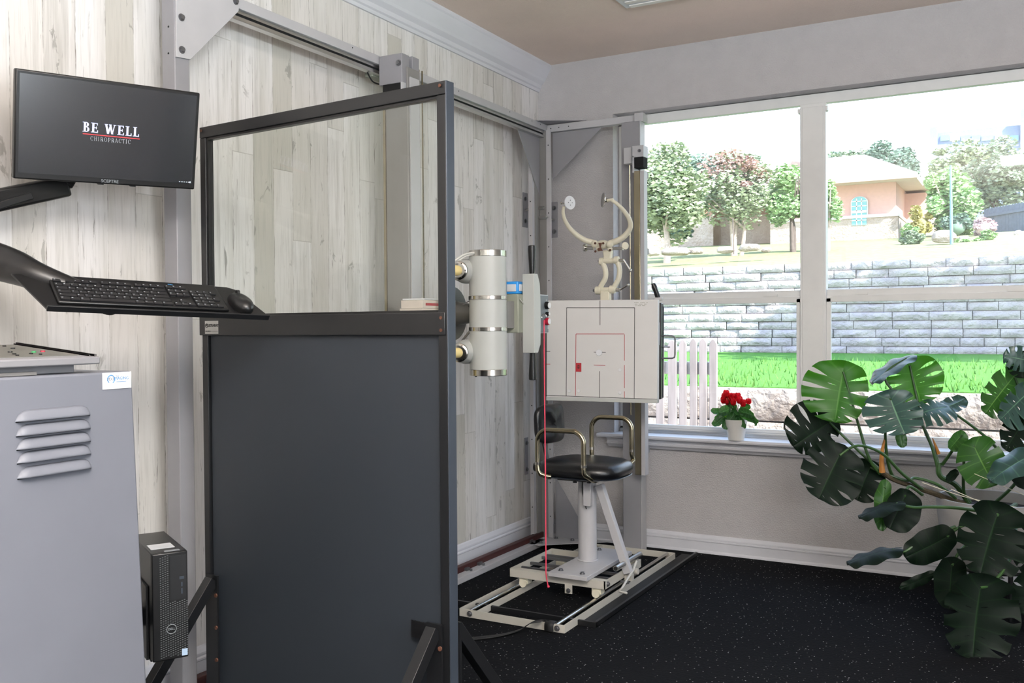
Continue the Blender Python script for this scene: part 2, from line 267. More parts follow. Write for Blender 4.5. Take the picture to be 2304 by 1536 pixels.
# serif capitals as boxes in a unit-high cell
def serif(mb,s,H,T,wt=.20,track=.14,th=.0004):
    wid={'B':.66,'E':.66,'W':1.12,'L':.62,' ':.34,'C':.7,'H':.78,'I':.34,'R':.72,'O':.78,'P':.62,'A':.76,'T':.68}
    tot=sum(wid[c] for c in s)+track*(len(s)-1); x=-tot/2; t=wt; f=wt*.42
    def B(x0,y0,x1,y1): mb.box((x0*H,(y0-.5)*H,0),(x1*H,(y1-.5)*H,th),T)
    def Q(pts): mb.prism([((a)*H,(b-.5)*H) for a,b in pts],(0,0,0),(1,0,0),(0,1,0),th,T)
    def arc(cx,cy,rx,ry,a0,a1,w0,w1,n=14):
        for i in range(n):
            a=a0+(a1-a0)*i/n; b=a0+(a1-a0)*(i+1)/n
            def w(q): return f+(t-f)*abs(math.cos(q))
            Q([(cx+rx*math.cos(a),cy+ry*math.sin(a)),(cx+rx*math.cos(b),cy+ry*math.sin(b)),(cx+(rx-w(b))*math.cos(b),cy+(ry-f)*math.sin(b)),(cx+(rx-w(a))*math.cos(a),cy+(ry-f)*math.sin(a))][::-1])
    for c in s:
        w=wid[c]; sx=x+.1
        if c in 'BELIRPH': B(sx,0,sx+t,1); B(x,0,sx+t+.08,f*.8); B(x,1-f*.8,sx+t+.08,1)
        if c in 'E': B(sx,0,x+w,f); B(sx,1-f,x+w-.04,1); B(sx,.46,x+w-.18,.46+f); B(x+w-f,0,x+w,.26); B(x+w-f-.04,.76,x+w-.04,1); B(x+w-.2,.36,x+w-.2+f*.8,.64)
        if c=='L': B(sx,0,x+w,f); B(x+w-f,0,x+w,.28)
        if c=='B': 
            B(sx,0,x+.36,f);B(sx,.48,x+.36,.48+f);B(sx,1-f,x+.32,1); arc(x+.34,.27,.30,.27,-PI/2,PI/2,t,t); arc(x+.31,.76,.27,.24,-PI/2,PI/2,t,t)
        if c in 'RP':
            B(sx,1-f,x+.34,1); B(sx,.42,x+.34,.42+f); arc(x+.32,.71,.28,.29,-PI/2,PI/2,t,t)
            if c=='R': Q([(x+.34,.46),(x+w-.16,0),(x+w+.02,0),(x+.50,.46)][::-1]); B(x+w-.18,0,x+w+.06,f*.8)
        if c=='H': B(x+w-.1-t,0,x+w-.1,1); B(x+w-.18-t,0,x+w,f*.8);B(x+w-.18-t,1-f*.8,x+w,1); B(sx,.47,x+w-.1,.47+f)
        if c=='T': B(x+w/2-t/2,0,x+w/2+t/2,1); B(x,1-f,x+w,1); B(x,.78,x+f,1);B(x+w-f,.78,x+w,1); B(x+w/2-t,0,x+w/2+t,f*.8)
        if c=='O': arc(x+w/2,.5,w/2,.5,0,2*PI,t,t,28)
        if c=='C': arc(x+w/2+.03,.5,w/2+.03,.5,.8,2*PI-.8,t,t,24); B(x+w-.06,.68,x+w,.95)
        if c=='A': Q([(x+.04,0),(x+.04+f,0),(x+w/2+f/2,1),(x+w/2-f/2,1)]); Q([(x+w-.04-t,0),(x+w-.04,0),(x+w/2+f*.6,1),(x+w/2-f,1)]); B(x+.2,.3,x+w-.2,.3+f); B(x-.04,0,x+.22,f*.8); B(x+w-.3,0,x+w+.04,f*.8)
        if c=='W':
            def st(a,b,ww): Q([(a-ww/2,1),(b-ww/2,0),(b+ww/2,0),(a+ww/2,1)])
            st(x+.14,x+.36,t); Q([(x+.36-f,0),(x+.36+f,0),(x+.60,.86),(x+.50,.86)]); st(x+.54,x+.78,t); Q([(x+.78-f/2,0),(x+.78+f/2,0),(x+1.02,1),(x+1.02-f,1)]); B(x,1-f*.8,x+.32,1); B(x+.42,1-f*.8,x+.68,1) ; B(x+.86,1-f*.8,x+1.14,1)
        x+=w+track
# ------------------------------------------------------------------ ROOM
def struct(name,mb,mat,**k):
    o=mb.build(name,mat,smooth=False,**k); o['kind']='structure'; return o
H=2.74; XR=4.6; YB=-6.6
struct('floor',MB().box((-.1,YB,-.08),(XR,.12,0)),'floor')
struct('ceiling',MB().box((-.1,YB,H),(XR,.12,H+.1)),'ceil')
struct('wall_left',MB().box((-.12,YB,0),(0,0,H)),'planks')
WX0,WX1,WZ0,WZ1=.472,3.70,.60,2.412
b=MB(); b.box((-.12,0,0),(WX0,.16,H)); b.box((WX1,0,0),(XR+.1,.16,H)); b.box((WX0,0,0),(WX1,.16,WZ0)); b.box((WX0,0,WZ1),(WX1,.16,H))
struct('wall_back',b,'paint')
struct('wall_right',MB().box((XR,YB,0),(XR+.1,.12,H)),'paint')
struct('wall_front',MB().box((-.12,YB-.1,0),(XR+.1,YB,H)),'paint')
# crown moulding (left wall)
prof=[(0,2.592),(.010,2.592),(.014,2.606),(.022,2.612),(.026,2.63),(.045,2.648),(.050,2.66),(.082,2.715),(.088,2.722),(.088,2.74),(0,2.74)]
struct('trim_1',MB().prism([(x,z) for x,z in prof],(0,0,0),(1,0,0),(0,0,1),-YB-.001),'trim')
def basebd(prof,name,along):
    if along=='y': mb=MB().prism(prof,(0,-.001,0),(1,0,0),(0,0,1),-YB-.01)
    else: mb=MB().prism(prof,(0,0,0),(0,-1,0),(0,0,1),-XR) 
    return struct(name,mb,'trim')
bpf=[(0,0),(.016,0),(.016,.074),(.020,.078),(.020,.084),(.012,.088),(.014,.094),(.014,.10),(.007,.116),(0,.12)]
basebd([(x,z*1.05) for x,z in bpf],'baseboard_left','y')
basebd([(x,z*.80) for x,z in bpf],'baseboard_back','x')
# quarter round shoe on the back wall
struct('trim_3',MB().prism([(0.001,0),(.026,0),(.024,.008),(.018,.014),(.001,.018)],(0,0,0),(0,-1,0),(0,0,1),-XR),'trim')
# sill
sp=[(.09,.622),(-.075,.622),(-.080,.612),(-.078,.604),(-.060,.602),(-.060,.598),(-.048,.594),(-.042,.584),(-.040,.577),(-.046,.575),(-.044,.566),(-.030,.556),(-.022,.546),(0,.544),(0,.60),(.09,.60)]
X0s=.395
b=MB().prism([(-y,z) for y,z in sp],(X0s+.05,0,0),(0,-1,0),(0,0,1),-(WX1+.06-X0s-.05))
b.prism([(-y,z) for y,z in [(-.0,.622),(-.075,.622),(-.080,.612),(-.078,.604),(0,.602)]],(X0s,0,0),(0,-1,0),(0,0,1),-.05)
struct('trim_2',b,'trim')
# window: recess lined, frames, panes
W1=bpy.data.objects.new('window_1',None); COL.objects.link(W1); WL['window_1']=Vector((0,0,0)); W1['kind']='structure'
yf=.085; ye=.125
M1a,M1b=1.484,1.612
mulls=[(M1a,M1b),(M1a+1.14,M1b+1.14)]
zb=.652; zt=WZ1-.056; zm0,zm1=1.338,1.402
b=MB(); b.box((WX0,yf,zt),(WX1,ye,WZ1-.004)); b.box((WX0,yf,.622),(WX1,ye,zb))
b.box((WX0,yf,.622),(WX0+.045,ye,WZ1)); b.box((WX1-.045,yf,.622),(WX1,ye,WZ1)); b.build('window_frame','vinyl',W1,bevel=.002)
b=MB(); b.box((WX0,yf-.012,.622),(WX1,yf+.001,.634)); b.box((WX0,yf-.006,.634),(WX1,yf+.001,.641)); b.build('window_sill_track','alu',W1)
for (a,c) in mulls:
    b=MB(); b.box((a,yf-.02,.622),(c,ye,zt-.016)); b.box((a+.012,yf-.024,.622),(c-.012,yf-.019,zt-.02)); b.box((a-.010,yf-.026,zt-.045),(a+.001,yf+.01,zt-.022)); b.box((c-.001,yf-.026,zt-.045),(c+.010,yf+.01,zt-.022)); b.box((a,yf-.014,zt-.018),(c,ye,zt+.001)); b.build('mullion','vinyl',W1,bevel=.0015)
edges=[WX0+.045]+[v for m in mulls for v in m]+[WX1-.045]
for i in range(3):
    a,c=edges[2*i],edges[2*i+1]
    b=MB(); b.box((a,yf+.005,zm0+.03),(c,ye-.005,zm1)); b.box((a,yf-.008,zm0),(c,ye-.01,zm0+.033)); b.box((a,yf-.008,zb),(a+.022,yf+.014,zm0+.02)); b.box((c-.022,yf-.008,zb),(c,yf+.014,zm0+.02)); b.box((a,yf-.008,zb),(c,yf+.014,zb+.018)); b.build('sash_frame','vinyl',W1,bevel=.0015)
    b=MB(); b.box((a+.03,yf-.001,zm0+.026),(c-.03,yf+.006,zm0+.031)); b.build('sash_groove','steeld',W1)
    for xx in (a+.13,c-.19):
        l=MB(); l.box((xx,yf-.006,zm0+.034),(xx+.07,yf+.01,zm0+.044)); l.cyl((xx+.05,yf-.007,zm0+.039),(xx+.05,yf-.001,zm0+.039),.003,n=8); l.build('sash_latch','vinyl',W1)
    MB().box((a-.005,yf+.024,zm1-.01),(c+.005,yf+.028,zt+.01)).build('glass_pane','wglass',W1,smooth=False)
    MB().box((a+.015,yf+.004,zb+.01),(c-.015,yf+.008,zm0+.02)).build('glass_pane','wglass',W1,smooth=False)
# ceiling light panel corner
t=thing('ceiling_vent','white rectangular ceiling grille at the top edge of the picture','vent',(1.0,-.95,H))
MB().box((.848,-1.25,H-.018),(1.20,-.735,H-.0005)).build('frame','white',t,bevel=.004)
b=MB()
for k in range(9): b.bar((.88,-1.2+k*.055,H-.021),(1.17,-1.2+k*.055,H-.021),.03,.004)
b.build('slats','hwhite',t)
# ------------------------------------------------------------------ STAND FRAME
fr=thing('tube_stand_frame','grey bolted steel wall frame of posts and rails running to the room corner','frame',(.11,-2.77,0))
XA,XB=.083,.142; YP0,YP1=-2.795,-2.735
def bolt(p,d,parent,r=.009,mat='bolt'):
    d=Vector(d).normalized(); p=Vector(p); MB().cyl(p,p+d*.002,r*1.5,n=16).cyl(p+d*.002,p+d*.009,r,n=6).build('bolt',mat,parent)
MB().box((XA,YP0,0),(XB,YP1,2.50)).build('post','steel',fr,bevel=.003)
g=[P(396,-60,'x',XB+.004),P(396,128,'x',XB+.004),P(428,134,'x',XB+.004),P(536,26,'x',XB+.004),P(548,-60,'x',XB+.004)]
MB().prism([(p.y,p.z) for p in g],(XB,0,0),(0,1,0),(0,0,1),.006).build('gusset_plate','steel2',fr,bevel=.001)
for q in ((408,39),(409,112),(530,3)): bolt(P(*q,'x',XB+.006),(1,0,0),fr,.008)
for q in ((379,60),(379,120)): 
    p=P(*q,'y',YP0); MB().cyl(p+Vector((0,-.0005,0)),p+Vector((0,.004,0)),.0035,n=10).build('bolt_hole','hole',fr)
zr=2.357
yc=-.165
b=MB().box((XA+.02,YP1,zr-.036),(XB,yc,zr)); b.build('top_rail','steel2',fr,bevel=.002)
b=MB().box((XA+.015,YP1+.2,zr-.049),(XB-.012,yc-.01,zr-.036)); b.box((XA+.015,YP1+.2,zr-.072),(XB-.012,yc-.01,zr-.058)); b.build('rail_track','alu',fr,bevel=.001)
MB().box((XA+.02,YP1+.2,zr-.060),(XB-.02,yc-.01,zr-.046)).build('track_groove','hole',fr)
for y in (-1.9,-1.1,-.6,-.35,-.25): MB().cyl((XB-.001,y,zr-.012),(XB+.0006,y,zr-.012),.003,n=8).build('rail_hole','hole',fr)
# corner posts
MB().box((XA+.01,-.235,0),(XA+.018,-.178,zr-.036)).box((XA+.01,-.182,0),(XB,-.174,zr-.036)).build('corner_post','steeld',fr,bevel=.001)
MB().box((XB-.001,-.180,0),(XB+.028,-.172,zr-.03)).build('corner_flange','steel2',fr,bevel=.001)
MB().box((XA-.012,-.262,0),(XA+.012,-.234,zr-.036)).build('corner_angle','steel2',fr,bevel=.001)
for z in [k*.19+.15 for k in range(12)]:
    MB().cyl((XB+.013,-.1805,z),(XB+.013,-.179,z),.0035,n=8).build('punched_hole','hole',fr); MB().cyl((XA,-.2625,z+.06),(XA,-.261,z+.06),.0035,n=8).build('punched_hole','hole',fr)
# rail along window wall
zc=zr-.006
MB().box((XB+.005,-.175,zc-.038),(.70,-.135,zc)).build('cross_rail','steel2',fr,bevel=.002)
MB().box((.675,-.195,zc-.042),(.725,-.125,zc+.004)).build('rail_end_cap','steel2',fr,bevel=.002)
for x in (.17,.22,.28): MB().cyl((x,-.1765,zc-.018),(x,-.1745,zc-.018),.003,n=8).build('rail_hole','hole',fr)
# triangular gussets
MB().prism([(0,0),(.26,0),(0,-.34)],(XA+.02,yc-.02,zr-.06),(0,-1,0),(0,0,1),.004).build('gusset_plate','steel',fr)
MB().prism([(0,0),(.27,0),(0,.16)],(XB-.03,-.16,zr+.002),(1,0,0),(0,-1,0),.003).build('corner_plate','steel',fr)
MB().prism([(0,0),(.30,0),(0,-.26)],(.17,-.15,zc-.04),(1,0,0),(0,0,1),.003).build('gusset_plate','steel',fr)
MB().prism([(0,0),(.22,0),(0,.34)],(.175,-.15,.03),(1,0,0),(0,0,1),.003).build('gusset_plate','steel',fr)
MB().prism([(-.03,-.02),(.36,-.02),(.04,.24),(-.03,.24)],(XB,-.13,.03),(1,0,0),(0,-1,0),.004).build('floor_plate','steel2',fr)
for p in ((.2,-.2,.034),(.17,-.33,.034),(.30,-.2,.034)): bolt(p,(0,0,1),fr,.008)
# floor rail + red bar
MB().box((XA+.02,YP1,0.001),(XB+.012,-.24,.03)).build('floor_rail','steel2',fr,bevel=.002)
for yy in (-.9,-1.02,-.35): MB().box((XB-.04,yy,.03),(XB-.025,yy+.03,.044)).cyl((XB-.01,yy+.015,.03),(XB-.01,yy+.015,.041),.007,n=8).build('rail_clip','bolt',fr)
t=thing('red_floor_bar','dark red painted bar lying along the left baseboard','bar',(.06,-1.5,0))
MB().bar((.062,-2.7,.037),(.098,-.17,.042),.030,.034).build('bar','reded',t,bevel=.003)
# wall plates
for q,ax,val,d,nm in ((((1175,432),(1187,512)),'x',.002,(1,0,0),'left'),(((1239,455),(1255,534)),'y',-.002,(0,-1,0),'right')):
    a=P(*q[0],ax,val); c=P(*q[1],ax,val); nrm=Vector(d)
    lab='small grey anchor plate with two bolts on the plank wall' if nm=='left' else 'small grey anchor plate with two bolts on the grey wall beside the corner post'
    t=thing('anchor_plate',lab,'bracket',(a+c)/2,'anchor plates holding the frame')
    aa=Vector((0,a.y,c.z)) if ax=='x' else Vector((a.x,-.004,c.z)); cc=Vector((.005,c.y,a.z)) if ax=='x' else Vector((c.x,0,a.z))
    MB().box(aa,cc).build('plate','steel',t,bevel=.001)
    mid=(a+c)/2
    for z in (a.z-.035,c.z+.035): bolt(Vector((mid.x,mid.y,z))+nrm*.002,d,t,.009)
    MB().cyl(mid+nrm*.002,mid+nrm*(.10),.006,n=10).cyl(mid+nrm*.085,mid+nrm*.10,.012,n=6).build('threaded_rod','alu',t)
# lower pair of plates
a=P(1180,985,'x',.002); c=P(1188,1066,'x',.002)
t=thing('anchor_plate','lower grey anchor plate on the plank wall beside the stool','bracket',(a+c)/2,'anchor plates holding the frame')
MB().box((0,a.y,c.z),(.005,c.y,a.z)).build('plate','steel',t,bevel=.001)
for z in (a.z-.03,c.z+.03): bolt((.004,(a.y+c.y)/2,z),(1,0,0),t,.009)
# nuts at the corner post
for q in ((1215,468),(1222,489)):
    p=P(*q,'y',-.19); 
    MB().cyl(p+Vector((-.022,0,0)),p+Vector((.02,0,0)),.010,n=6).cyl(p+Vector((-.03,0,0)),p+Vector((.03,0,0)),.005,n=8).build('lock_nut','alu',fr)
# ------------------------------------------------------------------ TUBE COLUMN (on the frame)
tc_=thing('tube_column','tall grey x-ray tube column seen through the barrier glass','column',(.2,-1.66,.03))
p=P(920,500,'x',.27); yq=p.y
MB().box((.155,yq,.031),(.27,yq+.09,2.3)).build('column','steeld',tc_,bevel=.004)
MB().box((.145,yq-.004,.2),(.157,yq+.05,2.26)).build('guide_strip','brass',tc_)
MB().box((.27,yq+.012,.2),(.275,yq+.078,2.26)).build('front_strip','steel2',tc_)
b=MB(); 
for dy in (.11,.125,.15): b.cyl((.24,yq+dy,.3),(.24,yq+dy,2.32),.0035,n=8)
b.build('lift_cable','brass',tc_)
# head box on rail
a=P(904,118,'x',.262); c=P(904,190,'x',.262)
MB().box((.145,a.y,c.z+.01),(.262,a.y+.055,a.z)).build('carriage_box','steel',tc_,bevel=.003)
MB().box((.165,a.y-.001,c.z-.045),(.255,a.y+.05,c.z+.01)).build('carriage_opening','hole',tc_)
MB().box((.255,a.y,c.z-.08),(.262,a.y+.06,c.z+.012)).build('carriage_side','steel2',tc_)
bolt((.245,a.y,a.z-.04),(0,-1,0),tc_,.009)
MB().box((.20,a.y+.075,c.z+.03),(.262,a.y+.125,a.z+.004)).build('pulley_box','steel',tc_,bevel=.002)
MB().box((.21,a.y+.08,c.z+.027),(.258,a.y+.12,c.z+.034)).build('pulley_slot','hole',tc_)
p=P(845,174,'x',.075)
b=MB().box(p+Vector((-.01,-.06,-.012)),p+Vector((.03,.12,.012))); b.build('trolley_bracket','lime',tc_,bevel=.002)
MB().box(p+Vector((-.01,-.09,.01)),p+Vector((.03,.03,.07))).build('trolley_block','hole',tc_)
MB().tube([p+Vector((.03,-.1,.0)),p+Vector((.03,-.06,-.035)),p+Vector((.03,0,-.035))],.003,sub=6).build('trolley_wire','rubber',tc_)
# ------------------------------------------------------------------ TUBE HEAD
TC=RAY(1098,703,3.8); TR=.0762; tz0=1.225-(843-733)*3.8/CF; tz1=1.225+(733-563)*3.8/CF
th=thing('x_ray_tube_head','white cylindrical x-ray tube with steel end rings, yellow cables and collimator','x-ray tube',(TC.x,TC.y,tz0))
cx,cy=TC.x,TC.y
MB().cyl((cx,cy,tz0+.025),(cx,cy,tz1-.025),TR,n=48).build('housing','tubew',th,bevel=.001)
MB().cyl((cx,cy,tz1-.026),(cx,cy,tz1),TR*1.01,n=48).build('end_ring','chrome',th,bevel=.002)
MB().cyl((cx,cy,tz0),(cx,cy,tz0+.026),TR*1.01,n=48).sph((cx-.03,cy-.05,tz0),.006).build('end_ring','chrome',th,bevel=.002)
for py in (669,739):
    z=1.225-(py-733)*3.8/CF; MB().cyl((cx,cy,z-.008),(cx,cy,z+.008),TR*1.035,n=48).build('steel_band','chrome',th,bevel=.0015)
    MB().box((cx-TR*.8,cy-TR-.012,z-.011),(cx-TR*.8+.03,cy-TR*.5,z+.011)).build('band_clamp','steel2',th,bevel=.001) if 0 else None
dl=(RAY(1030,617,3.72)-RAY(1075,611,3.8)); dl.normalize(); dl=(-RR*.32-_F*.95).normalized(); dl.z=-.02
for pz in (609,790):
    z=1.225-(pz-733)*3.8/CF; o=Vector((cx,cy,z))-RR*.090-dl*(TR-.012)
    MB().lathe([(.030,TR-.075),(.046,TR-.06),(.050,TR-.03),(.050,TR-.005),(.047,TR+.0),(.046,TR+.018),(.043,TR+.024),(.042,TR+.046),(.036,TR+.064)],o,dl,n=36).build('cable_socket','tubew',th)
    s=MB().lathe([(.038,TR+.060),(.038,TR+.070),(.034,TR+.073),(.028,TR+.074)],o,dl,n=32); s.build('socket_flange','chrome',th)
    x,y,d=basis(dl); b=MB()
    for k in range(6): q=o+d*(TR+.0735)+(x*math.cos(k*PI/3)+y*math.sin(k*PI/3))*.032; b.cyl(q,q+d*.001,.0025,n=8)
    b.build('flange_screw','hole',th)
    _py=pz+8 if pz<700 else pz+2
    MB().tube([o+dl*(TR+.06),o+dl*(TR+.080)-RR*.004,o+dl*(TR+.086)-RR*.022,RAY(1003,_py+8,3.72),RAY(1001,_py+60,3.74),RAY(995,_py+170,3.76),RAY(960,_py+400,3.8)],.0205,n=18,sub=8).build('power_cable','yellow',th)
# white small cable from top
q=Vector((cx-TR*.72,cy-TR*.75,tz1-.014))
MB().tube([RAY(*p,3.74) for p in ((1068,569),(1050,571),(1032,580),(1017,594),(1005,620),(1001,700))],.0045,n=10,sub=8).tube([RAY(*p,3.745) for p in ((1066,571),(1048,576),(1030,588),(1014,604),(1003,640),(1001,700))],.0038,n=10,sub=8).build('signal_cable','cable',th)
MB().sph(q+Vector((0.002,-.003,0)),.008).build('cable_grommet','rubber',th)
# mounting disc + cone towards column (-x)
zc_=1.225-(703-733)*3.8/CF
MB().lathe([(.112,-.182),(.112,-.174),(.056,-.171),(.052,-.16),(.036,-.07),(.036,-.04)],(cx,cy+.01,zc_),(1,0,0),n=40).build('mount_disc','pewter',th)
MB().cyl((cx-.06,cy-.03,zc_+.028),(cx-.06,cy-.042,zc_+.028),.007,n=10).build('set_screw','hole',th)
MB().cyl((.265,cy+.01,zc_),(cx-.2,cy+.01,zc_),.04,n=24).build('mount_arm','steeld',th)
MB().box((.272,cy-.045,zc_-.06),(.30,cy+.065,zc_+.06)).build('mount_block','steeld',th,bevel=.004)
MB().bar((cx-.045,cy-.05,zc_-.06),(cx-.11,cy-.05,zc_-.13),.006,.008).build('strut','bolt',th)
MB().bar((cx-.045,cy-.05,zc_+.055),(cx-.09,cy-.05,zc_+.035),.003,.004).build('strut','bolt',th)
# collimator along +y
cb0=P(1146,750,'y',cy+TR+.004); yA=cy+TR+.01; 
xl=cx-.07; xr=cx+.075; zA=1.225-(748-733)*3.9/CF; zB=1.225+(733-661)*3.9/CF
MB().box((xl,yA+.035,zA),(xr,yA+.22,zB)).build('collimator','lime',th,bevel=.004)
MB().box((cx-.055,cy+TR*.8,zA+.02),(cx+.055,yA+.04,zB-.03)).build('collimator_flange','steeld',th)
MB().tube([(xr+.004,yA+.04,zB-.02),(xr+.006,yA+.07,zB-.04),(xr+.004,yA+.14,zB-.08)],.002,n=6,sub=5).build('trim_wire','cable',th)
p0=RAY(1222,660,3.78); 
# control panel on +x face; located from the photograph
yK=P(1234,700,'x',xr+.006).y; 
MB().box((xr,yK-.15,zA),(xr+.006,yK,zB)).build('control_panel','panel',th,bevel=.002)
b=MB().box((xr,yK-.15,zA-.003),(xr+.003,yK+.004,zB+.003)); b.build('panel_border','white',th,bevel=.002)
for k,(py,r,mt) in enumerate(((684,.017,'black2'),(704,.009,'black2'),(722,.017,'red'))):
    z=1.225-(py-733)*3.85/CF; y=yK-.024
    MB().cyl((xr+.006,y,z),(xr+.022,y,z),r,r*.92,n=24).build('knob',mt,th,bevel=.001)
    MB().cyl((xr+.022,y,z),(xr+.0235,y,z),r*.8,n=20).build('knob_cap','knobw',th)
b=MB(); text(b,'II',.012,frame((xr+.0065,yK-.02,zB-.022),(0,1,0),(0,0,1),(1,0,0)),depth=.0002); b.box((xr+.006,yK-.008,zA+.015),(xr+.0064,yK-.004,zA+.06)); b.build('panel_mark','white',th)
# handle bar: long hexagonal plate + two grips
hx=xr+.055; yh=P(1202,700,'x',hx).y
zh1=1.225+(733-610)*3.72/CF; zh0=1.225-(796-733)*3.72/CF
# cross-section varies: build faces
a=P(1176,700,'y',yh).x; 
ww=.055
vs=[];sec=[]
for z,k in ((zh0,.55),(zh0+.035,.95),(zh0+.10,1.),(zh1-.12,1.),(zh1-.04,.9),(zh1,.55)):
    sec.append([(hx-ww,yh,z),(hx,yh,z),(hx+.004*k,yh+.052*k,z),(hx-ww,yh+.052*k,z)])
b=MB(); n4=[]
for s_ in sec: n4+=s_
fs=[(0,1,2,3)[::-1],tuple(range(20,24))]
for k in range(5):
    for i in range(4): j=(i+1)%4; fs.append((k*4+i,k*4+j,k*4+4+j,k*4+4+i))
b.add(n4,fs); b.build('handle_plate','tubew',th,bevel=.002,smooth=False)
MB().box((xr-.02,yh+.01,zA+.03),(hx-ww+.005,yh+.04,zB-.03)).build('handle_mount','lime',th)
gx,gy=hx-.025,yh+.03
MB().lathe([(.010,0),(.0115,.01),(.0165,.10),(.016,.118),(.010,.121)],(gx,gy,zh1),(0,0,1),n=24).build('handle_grip','black2',th)
MB().lathe([(.012,0),(.0115,.01),(.0165,.095),(.016,.112),(.010,.115)],(gx,gy,zh0),(0,0,-1),n=24).build('handle_grip','black2',th)
# blue tape measure box on collimator
t=thing('blue_tape_measure','small blue plastic box sitting on the collimator behind the white tube','tape measure',(cx,yA+.1,zB+.001))
q0=P(1141,655,'y',yA+.05); 
z0=zB+.0015; 
MB().box((xl+.03,yA+.05,z0),(xr-.01,yA+.14,z0+.052)).build('case','blue',t,bevel=.004)
MB().box((xr-.0095,yA+.06,z0+.012),(xr-.006,yA+.13,z0+.04)).box((xr-.06,yA+.046,z0+.010),(xr-.018,yA+.0505,z0+.04)).build('label','white',t)
MB().box((xl+.04,yA+.046,z0+.02),(xl+.055,yA+.0505,z0+.034)).build('slot','hole',t)
# red cord
t=thing('red_pull_cord','thin bright red cord hanging from the collimator knob to the floor','cord',(xr+.03,yK-.02,.2))
kz=1.225-(716-733)*3.85/CF
pt=[P(1224,720,'x',xr+.024)]; kp=pt[0]
e=P(1229,1290,'x',xr+.026)
MB().tube([kp,Vector((kp.x,kp.y,kp.z-.2)),Vector((e.x,kp.y,.6)),Vector((e.x,kp.y-.0,e.z+.05)),Vector((e.x,kp.y,e.z)),P(1233,1318,'x',e.x)],.0028,n=8,sub=6).build('cord','cord',t)
MB().sph(P(1234,1319,'x',e.x),.006,n=6).build('cord_knot','cord',t)
MB().ring(kp+Vector((0,0,.016)),(0,-1,0),.011,.0013,n=20,m=6).build('key_ring','chrome',t)
# ------------------------------------------------------------------ LEAFLET ON COLUMN
t=thing('leaflet_stack','pale leaflets on a small shelf seen low through the barrier glass','leaflets',(.42,-1.75,1.25))
a=P(920,692,'x',.36); c=P(975,692,'x',.36)
for k,(h0,h1,dx,mt) in enumerate(((.0,.012,0,'paper'),(.013,.045,.0,'paper'),(.046,.052,.02,'white'))):
    MB().box((.315,a.y+.01*k,a.z-.015+h0),(.42,c.y+.06-.02*k,a.z-.015+h1)).build('leaflet',mt,t,bevel=.001)
b=MB(); text(b,'XXXXXXXX',.014,frame((.4205,(a.y+c.y)/2,a.z+.012),(0,1,0),(0,0,1),(1,0,0)),spacing=.8) if 0 else b.box((.42,a.y+.03,a.z+.008),(.4206,c.y-.01,a.z+.018)); b.build('printed_line','rink',t)
MB().box((.312,a.y+.02,a.z-.022),(.41,c.y+.05,a.z-.0155)).build('shelf','steel',t)
# ------------------------------------------------------------------ BUCKY COLUMN
bc=thing('detector_column','grey twin column against the window edge carrying the detector box','column',(.64,-.2,0))
a=P(1399,600,'y',-.205); c=P(1440,600,'y',-.205)
MB().box((a.x,-.205,.001),(c.x,-.135,zc-.04)).build('column','steel',bc,bevel=.003)
MB().box((c.x,-.203,.001),(c.x+.004,-.137,zc-.04)).build('side_face','steel2',bc)
b0=P(1427,700,'y',-.30); b1=P(1441,700,'y',-.30); zt0=P(1430,328,'y',-.30).z; zb0=P(1430,1068,'y',-.30).z
MB().box((b0.x,-.300,zb0),(b1.x,-.25,zt0-.13)).build('carrier_rail','brass',bc,bevel=.002)
MB().box((b1.x,-.298,zb0),(b1.x+.022,-.25,zt0-.13)).build('carrier_face','steel2',bc,bevel=.001)
MB().box((b0.x-.006,-.305,zt0-.06),(b1.x+.022,-.235,zt0)).box((b0.x-.006,-.305,zt0-.14),(b0.x+.004,-.235,zt0-.05)).build('head_box','steel2',bc,bevel=.002)
MB().box((b0.x+.004,-.300,zt0-.115),(b1.x+.02,-.24,zt0-.06)).build('head_opening','hole',bc)
bolt((b1.x,-.305,zt0-.028),(0,-1,0),bc,.006)
b2=P(1403,340,'y',-.28); b3=P(1421,340,'y',-.28)
MB().box((b2.x,-.28,zt0-.085),(b3.x,-.22,zt0+.0)).build('pulley_box','steel2',bc,bevel=.002)
MB().cyl(((b2.x+b3.x)/2,-.25,.75),((b2.x+b3.x)/2,-.25,zt0-.08),.003,n=8).build('lift_cable','brass',bc)
for z in (.55,.95,1.6,2.0): MB().box((b0.x+.005,-.252,z),(b1.x+.01,-.2,z+.03)).build('standoff','steeld',bc)
# ------------------------------------------------------------------ BUCKY
T=frame((.675,-.652,1.101),(.985,.174,-.012),None,(.175,-.985,.006)) if 0 else frame((.675,-.652,1.101),(.985,.174,-.008),(0,0,1),(.175,-.985,.006))
bk=thing('detector_box','flat white detector box with black and red aiming lines above the stool','detector box',(.70,-.6,.85))
w,h=.56,.50
MB(T).box((-w/2,-h/2,-.045),(w/2,h/2,0)).build('housing','face',bk,bevel=.003)
MB(T).box((-w/2,-h/2-.001,-.046),(w/2,-h/2+.018,.004)).build('bottom_lip','tubew',bk,bevel=.001)
MB(T).box((-w/2+.02,-h/2+.015,-.115),(w/2+.008,h/2-.015,-.046)).build('rear_case','black2',bk,bevel=.004)
MB(T).box((w/2-.03,-h/2+.02,-.106),(w/2+.012,h/2-.03,-.098)).build('tray_glass','gunm',bk)
